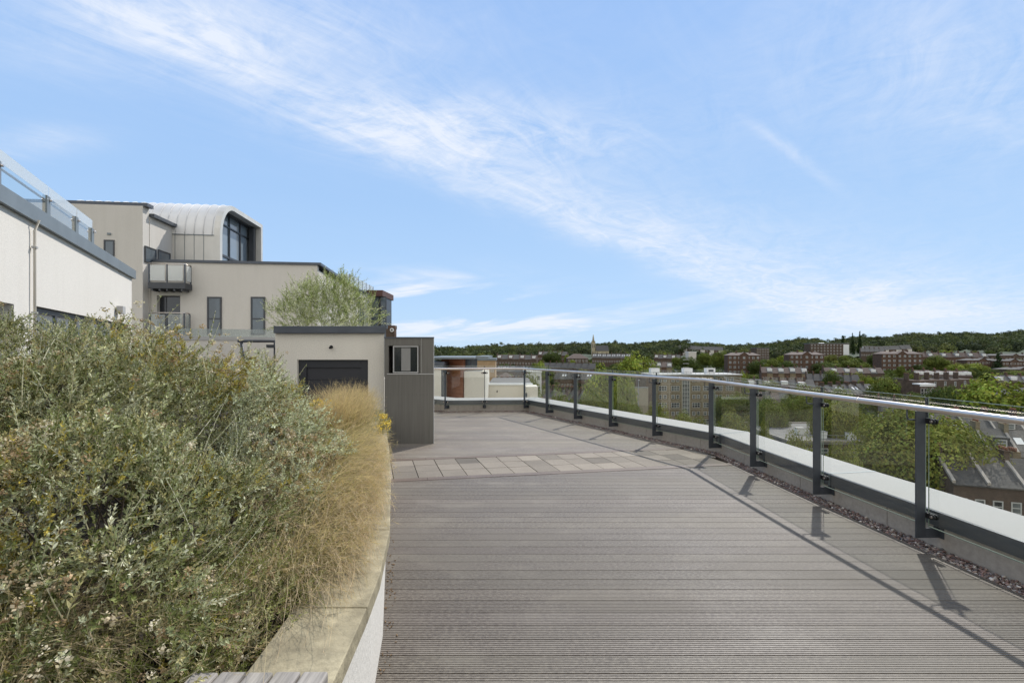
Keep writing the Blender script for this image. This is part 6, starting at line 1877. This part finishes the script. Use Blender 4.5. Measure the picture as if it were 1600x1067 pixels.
# flat roofed building with white boxes (below right)
Z = 86
r = thing('flat_roofed_building', 'low building with wide flat grey roof between trees, seen through the glass', 'building', (X(1270, Z), Z, ground(0, Z)), R(-2))
g0 = r.location.z; zr = hz_(690, 78) - g0
b = MB(); b.box(-8, 9, -8, 12, -1, zr - .4); b.build('wall', M_BBRICK, r)
b = MB(); b.box(-8.4, 9.4, -8.4, 12.4, zr - .398, zr); b.build('roof', M_FLATROOF, r)
b = MB(); b.box(-8.45, 9.45, -8.45, -8.2, zr + .002, zr + .25); b.box(-8.45, 9.45, 12.2, 12.45, zr + .002, zr + .25); b.box(-8.45, -8.2, -8.2, 12.2, zr + .002, zr + .25); b.box(9.2, 9.45, -8.2, 12.2, zr + .002, zr + .25); b.build('parapet', M_CONC, r)
for xx in np.linspace(-7, 8, 8): put_win(r, float(xx), -8.02, zr - 1.7, 1.2, 1.3)
b = MB()
b.box(-8.3, 9.3, -8.3, -8.26, zr + 1.0, zr + 1.05)
for t in np.linspace(-8.3, 9.3, 13): b.box(t - .02, t + .02, -8.3, -8.26, zr + .25, zr + 1.0)
b.build('guard_rail', M_FASCIA_L, r)
for k, (px, Zq, lab) in enumerate(((1249, 85, 'white roof box, leftmost on the flat grey roof'), (1284, 81, 'white roof box near the second post on the flat grey roof'), (1290, 88, 'smaller white roof box behind the one near the second post'), (1329, 80, 'white roof box, rightmost on the flat grey roof'))):
    q = thing('roof_box', lab, 'roof box', (X(px, Zq), Zq, g0 + zr + .004), R(-2 + k * 3), 'white boxes on the flat grey roof')
    b = MB(); b.box(-.6, .6, -.5, .5, 0, 1.1); b.build('body', M_WHITE, q)
    b = MB(); b.box(-.66, .66, -.56, .56, 1.102, 1.18); b.build('lid', M_COPE, q)

# hedges, bushes and garden greenery too many to count
rng = np.random.default_rng(123)
cent, rads = [], []
for i in range(2600):
    Z = 95 + 430 * rng.random() ** .8
    px = rng.uniform(730, 1700); x = (px - 800) * Z / F
    if Z < 200 and 1005 < px < 1172: continue
    if 60 < Z < 100 and 1195 < px < 1350: continue
    r_ = rng.uniform(1.8, 3.6)
    cent.append((x, Z, ground(x, Z) + r_ * .5 + rng.uniform(-.8, .9))); rads.append(r_)
cent = np.array(cent); rads = np.array(rads); n = len(cent); K = 110
d2 = rng.normal(0, 1, (n, K, 3)); d2 /= np.linalg.norm(d2, axis=2, keepdims=True); d2[..., 2] = np.abs(d2[..., 2])
loc = d2 * rng.uniform(.7, 1.05, (n, K, 1)) * np.array([1, 1, .85])
pp = (cent[:, None] + loc * rads[:, None, None]).reshape(-1, 3)
u_, v_, n_ = frames(rng, d2.reshape(-1, 3), .35)
ss = (rads[:, None] * rng.uniform(.10, .22, (n, K))).reshape(-1, 1)
V = np.stack([pp - u_ * ss, pp - v_ * ss * .7, pp + u_ * ss, pp + v_ * ss * .7], 1).reshape(-1, 3)
cc = np.array([(.085, .110, .030), (.120, .145, .036), (.06, .08, .026), (.17, .185, .045)])[rng.choice(4, n, p=[.35, .3, .2, .15])]
cc = (cc[:, None] * rng.normal(1, .18, (n, K, 1)).clip(.6, 1.4)).reshape(-1, 3)
o = np_mesh('garden_greenery', V, np.arange(len(V)).reshape(-1, 4), M_LEAF, None, np.repeat(cc, 4, 0))
tag(o, 'hedges, bushes and garden greenery between the houses of the valley', kind='stuff')

# scattered small trees filling streets and gardens
rs = random.Random(31)
GL = 'small green tree among the distant terraces of the valley'
for i in range(150):
    Z = rs.choice([130, 160, 190, 225, 250, 280, 310, 350, 380, 420, 460, 500, 540]) + rs.uniform(-10, 10)
    px = rs.uniform(735, 1640)
    if Z < 200 and 1000 < px < 1175: continue
    x = (px - 800) * Z / F; g0 = ground(x, Z)
    top = g0 + rs.uniform(5.0, 9.5) + (2 if Z > 400 else 0)
    yt = 550 - (top - EYE) * F / Z
    wpx = rs.uniform(6, 12) * F / Z
    kd = rs.choice(['mid', 'dark', 'dark', 'olive', 'bright'])
    zone = ['between the far glass and the school', 'around the church side terraces', 'near the yellow brick flats', 'below the left red brick flats', 'around the middle red brick flats', 'among the terraces near the right edge'][min(5, int((px - 735) / 151))]
    kn = {'mid': 'small green', 'dark': 'small dark green', 'olive': 'small dull olive', 'bright': 'small bright green'}[kd]
    dz = 'far up the valley' if Z > 330 else ('halfway up the valley' if Z > 200 else 'low in the valley')
    tree('%s tree %s, %s' % (kn, dz, zone), px - wpx / 2, px + wpx / 2, yt, Z, kd, 'garden_tree', group='%s trees %s %s' % (kn, dz, zone))

# brick chimney seen over the outbuilding, with a round vent plate
Zc = 42
simple('brick_chimney', 'short brown brick chimney stack just above the dark clad shed', 'chimney', [('stack', M_BBRICK, [(X(603, Zc), X(615.5, Zc), Zc, Zc + .7, -20, hz_(514, Zc))]), ('cap', M_RBRICK, [(X(606, Zc), X(617, Zc), Zc - .03, Zc + .75, hz_(514, Zc) + .002, hz_(508.5, Zc)), (X(615.6, Zc), X(616.5, Zc), Zc, Zc + .7, -20, hz_(514, Zc))])], (X(610, Zc), Zc, -20))
q = thing('satellite_dish', 'tiny round white dish fixed to the brick chimney', 'satellite dish', tuple(P(612.5, 515.5, Zc - .1)))
b = MB(); b.tube([(0, 0, 0), (0, -.06, 0)], .17, 12); b.build('dish', M_WHITE, q)
b = MB(); b.tube([(0, -.061, 0), (0, -.09, 0)], .08, 10); b.build('receiver', M_DARK, q)

# leafy shrub above the outbuilding
ws = thing('willow_leaved_shrub', 'pale green willow leaved shrub rising above the outbuilding roof', 'shrub', tuple(P(505, 560, 12.6)))
w_o = ws.location
rng = np.random.default_rng(61)
Zs = 12.9
LW = [(X(505, Zs), Zs, hz_(490, Zs), 1.05, .8, .62), (X(460, Zs), Zs, hz_(497, Zs), .62, .6, .42), (X(550, Zs), Zs, hz_(494, Zs), .72, .6, .52), (X(515, Zs), Zs, hz_(468, Zs), .70, .6, .50), (X(540, Zs), Zs, hz_(464, Zs), .4, .4, .42), (X(480, Zs), Zs, hz_(466, Zs), .38, .4, .36)]
pr2 = [make_sprig(rng, .38, 9, .085, .017, .75) for _ in range(6)]
p, nr = lumps_points(rng, LW, 1350, (.35, 1.05), 1.2)
wl = np.array([(.34, .38, .18), (.26, .31, .11), (.48, .49, .33), (.20, .24, .08), (.56, .56, .42)])
scatter('foliage', pr2, p, nr * .6 + rng.normal(0, .4, nr.shape) + np.array([0, 0, .75]), rng.uniform(.7, 1.25, len(p)), wl, M_SILVER, ws, w_o, rng)
b = MB(w_o)
rr = random.Random(4)
for k in range(26):
    a = Vector((X(505, Zs) + rr.uniform(-.25, .25), Zs + rr.uniform(-.2, .2), .2)); e_ = Vector((X(rr.uniform(435, 585), Zs), Zs + rr.uniform(-.5, .5), hz_(rr.uniform(450, 495), Zs)))
    b.tube([a, a.lerp(e_, .5) + Vector((0, 0, .25)), e_], .014, 4, False, .003)
b.build('branches', M_STEM, ws)
b = MB()
b.box(X(420, Zs), X(600, Zs), Zs - .9, Zs + .9, -.04, .9)
q = b.build('planter_box', M_STUCCO2); tag(q, 'low rendered planter box hidden behind the outbuilding', 'planter')
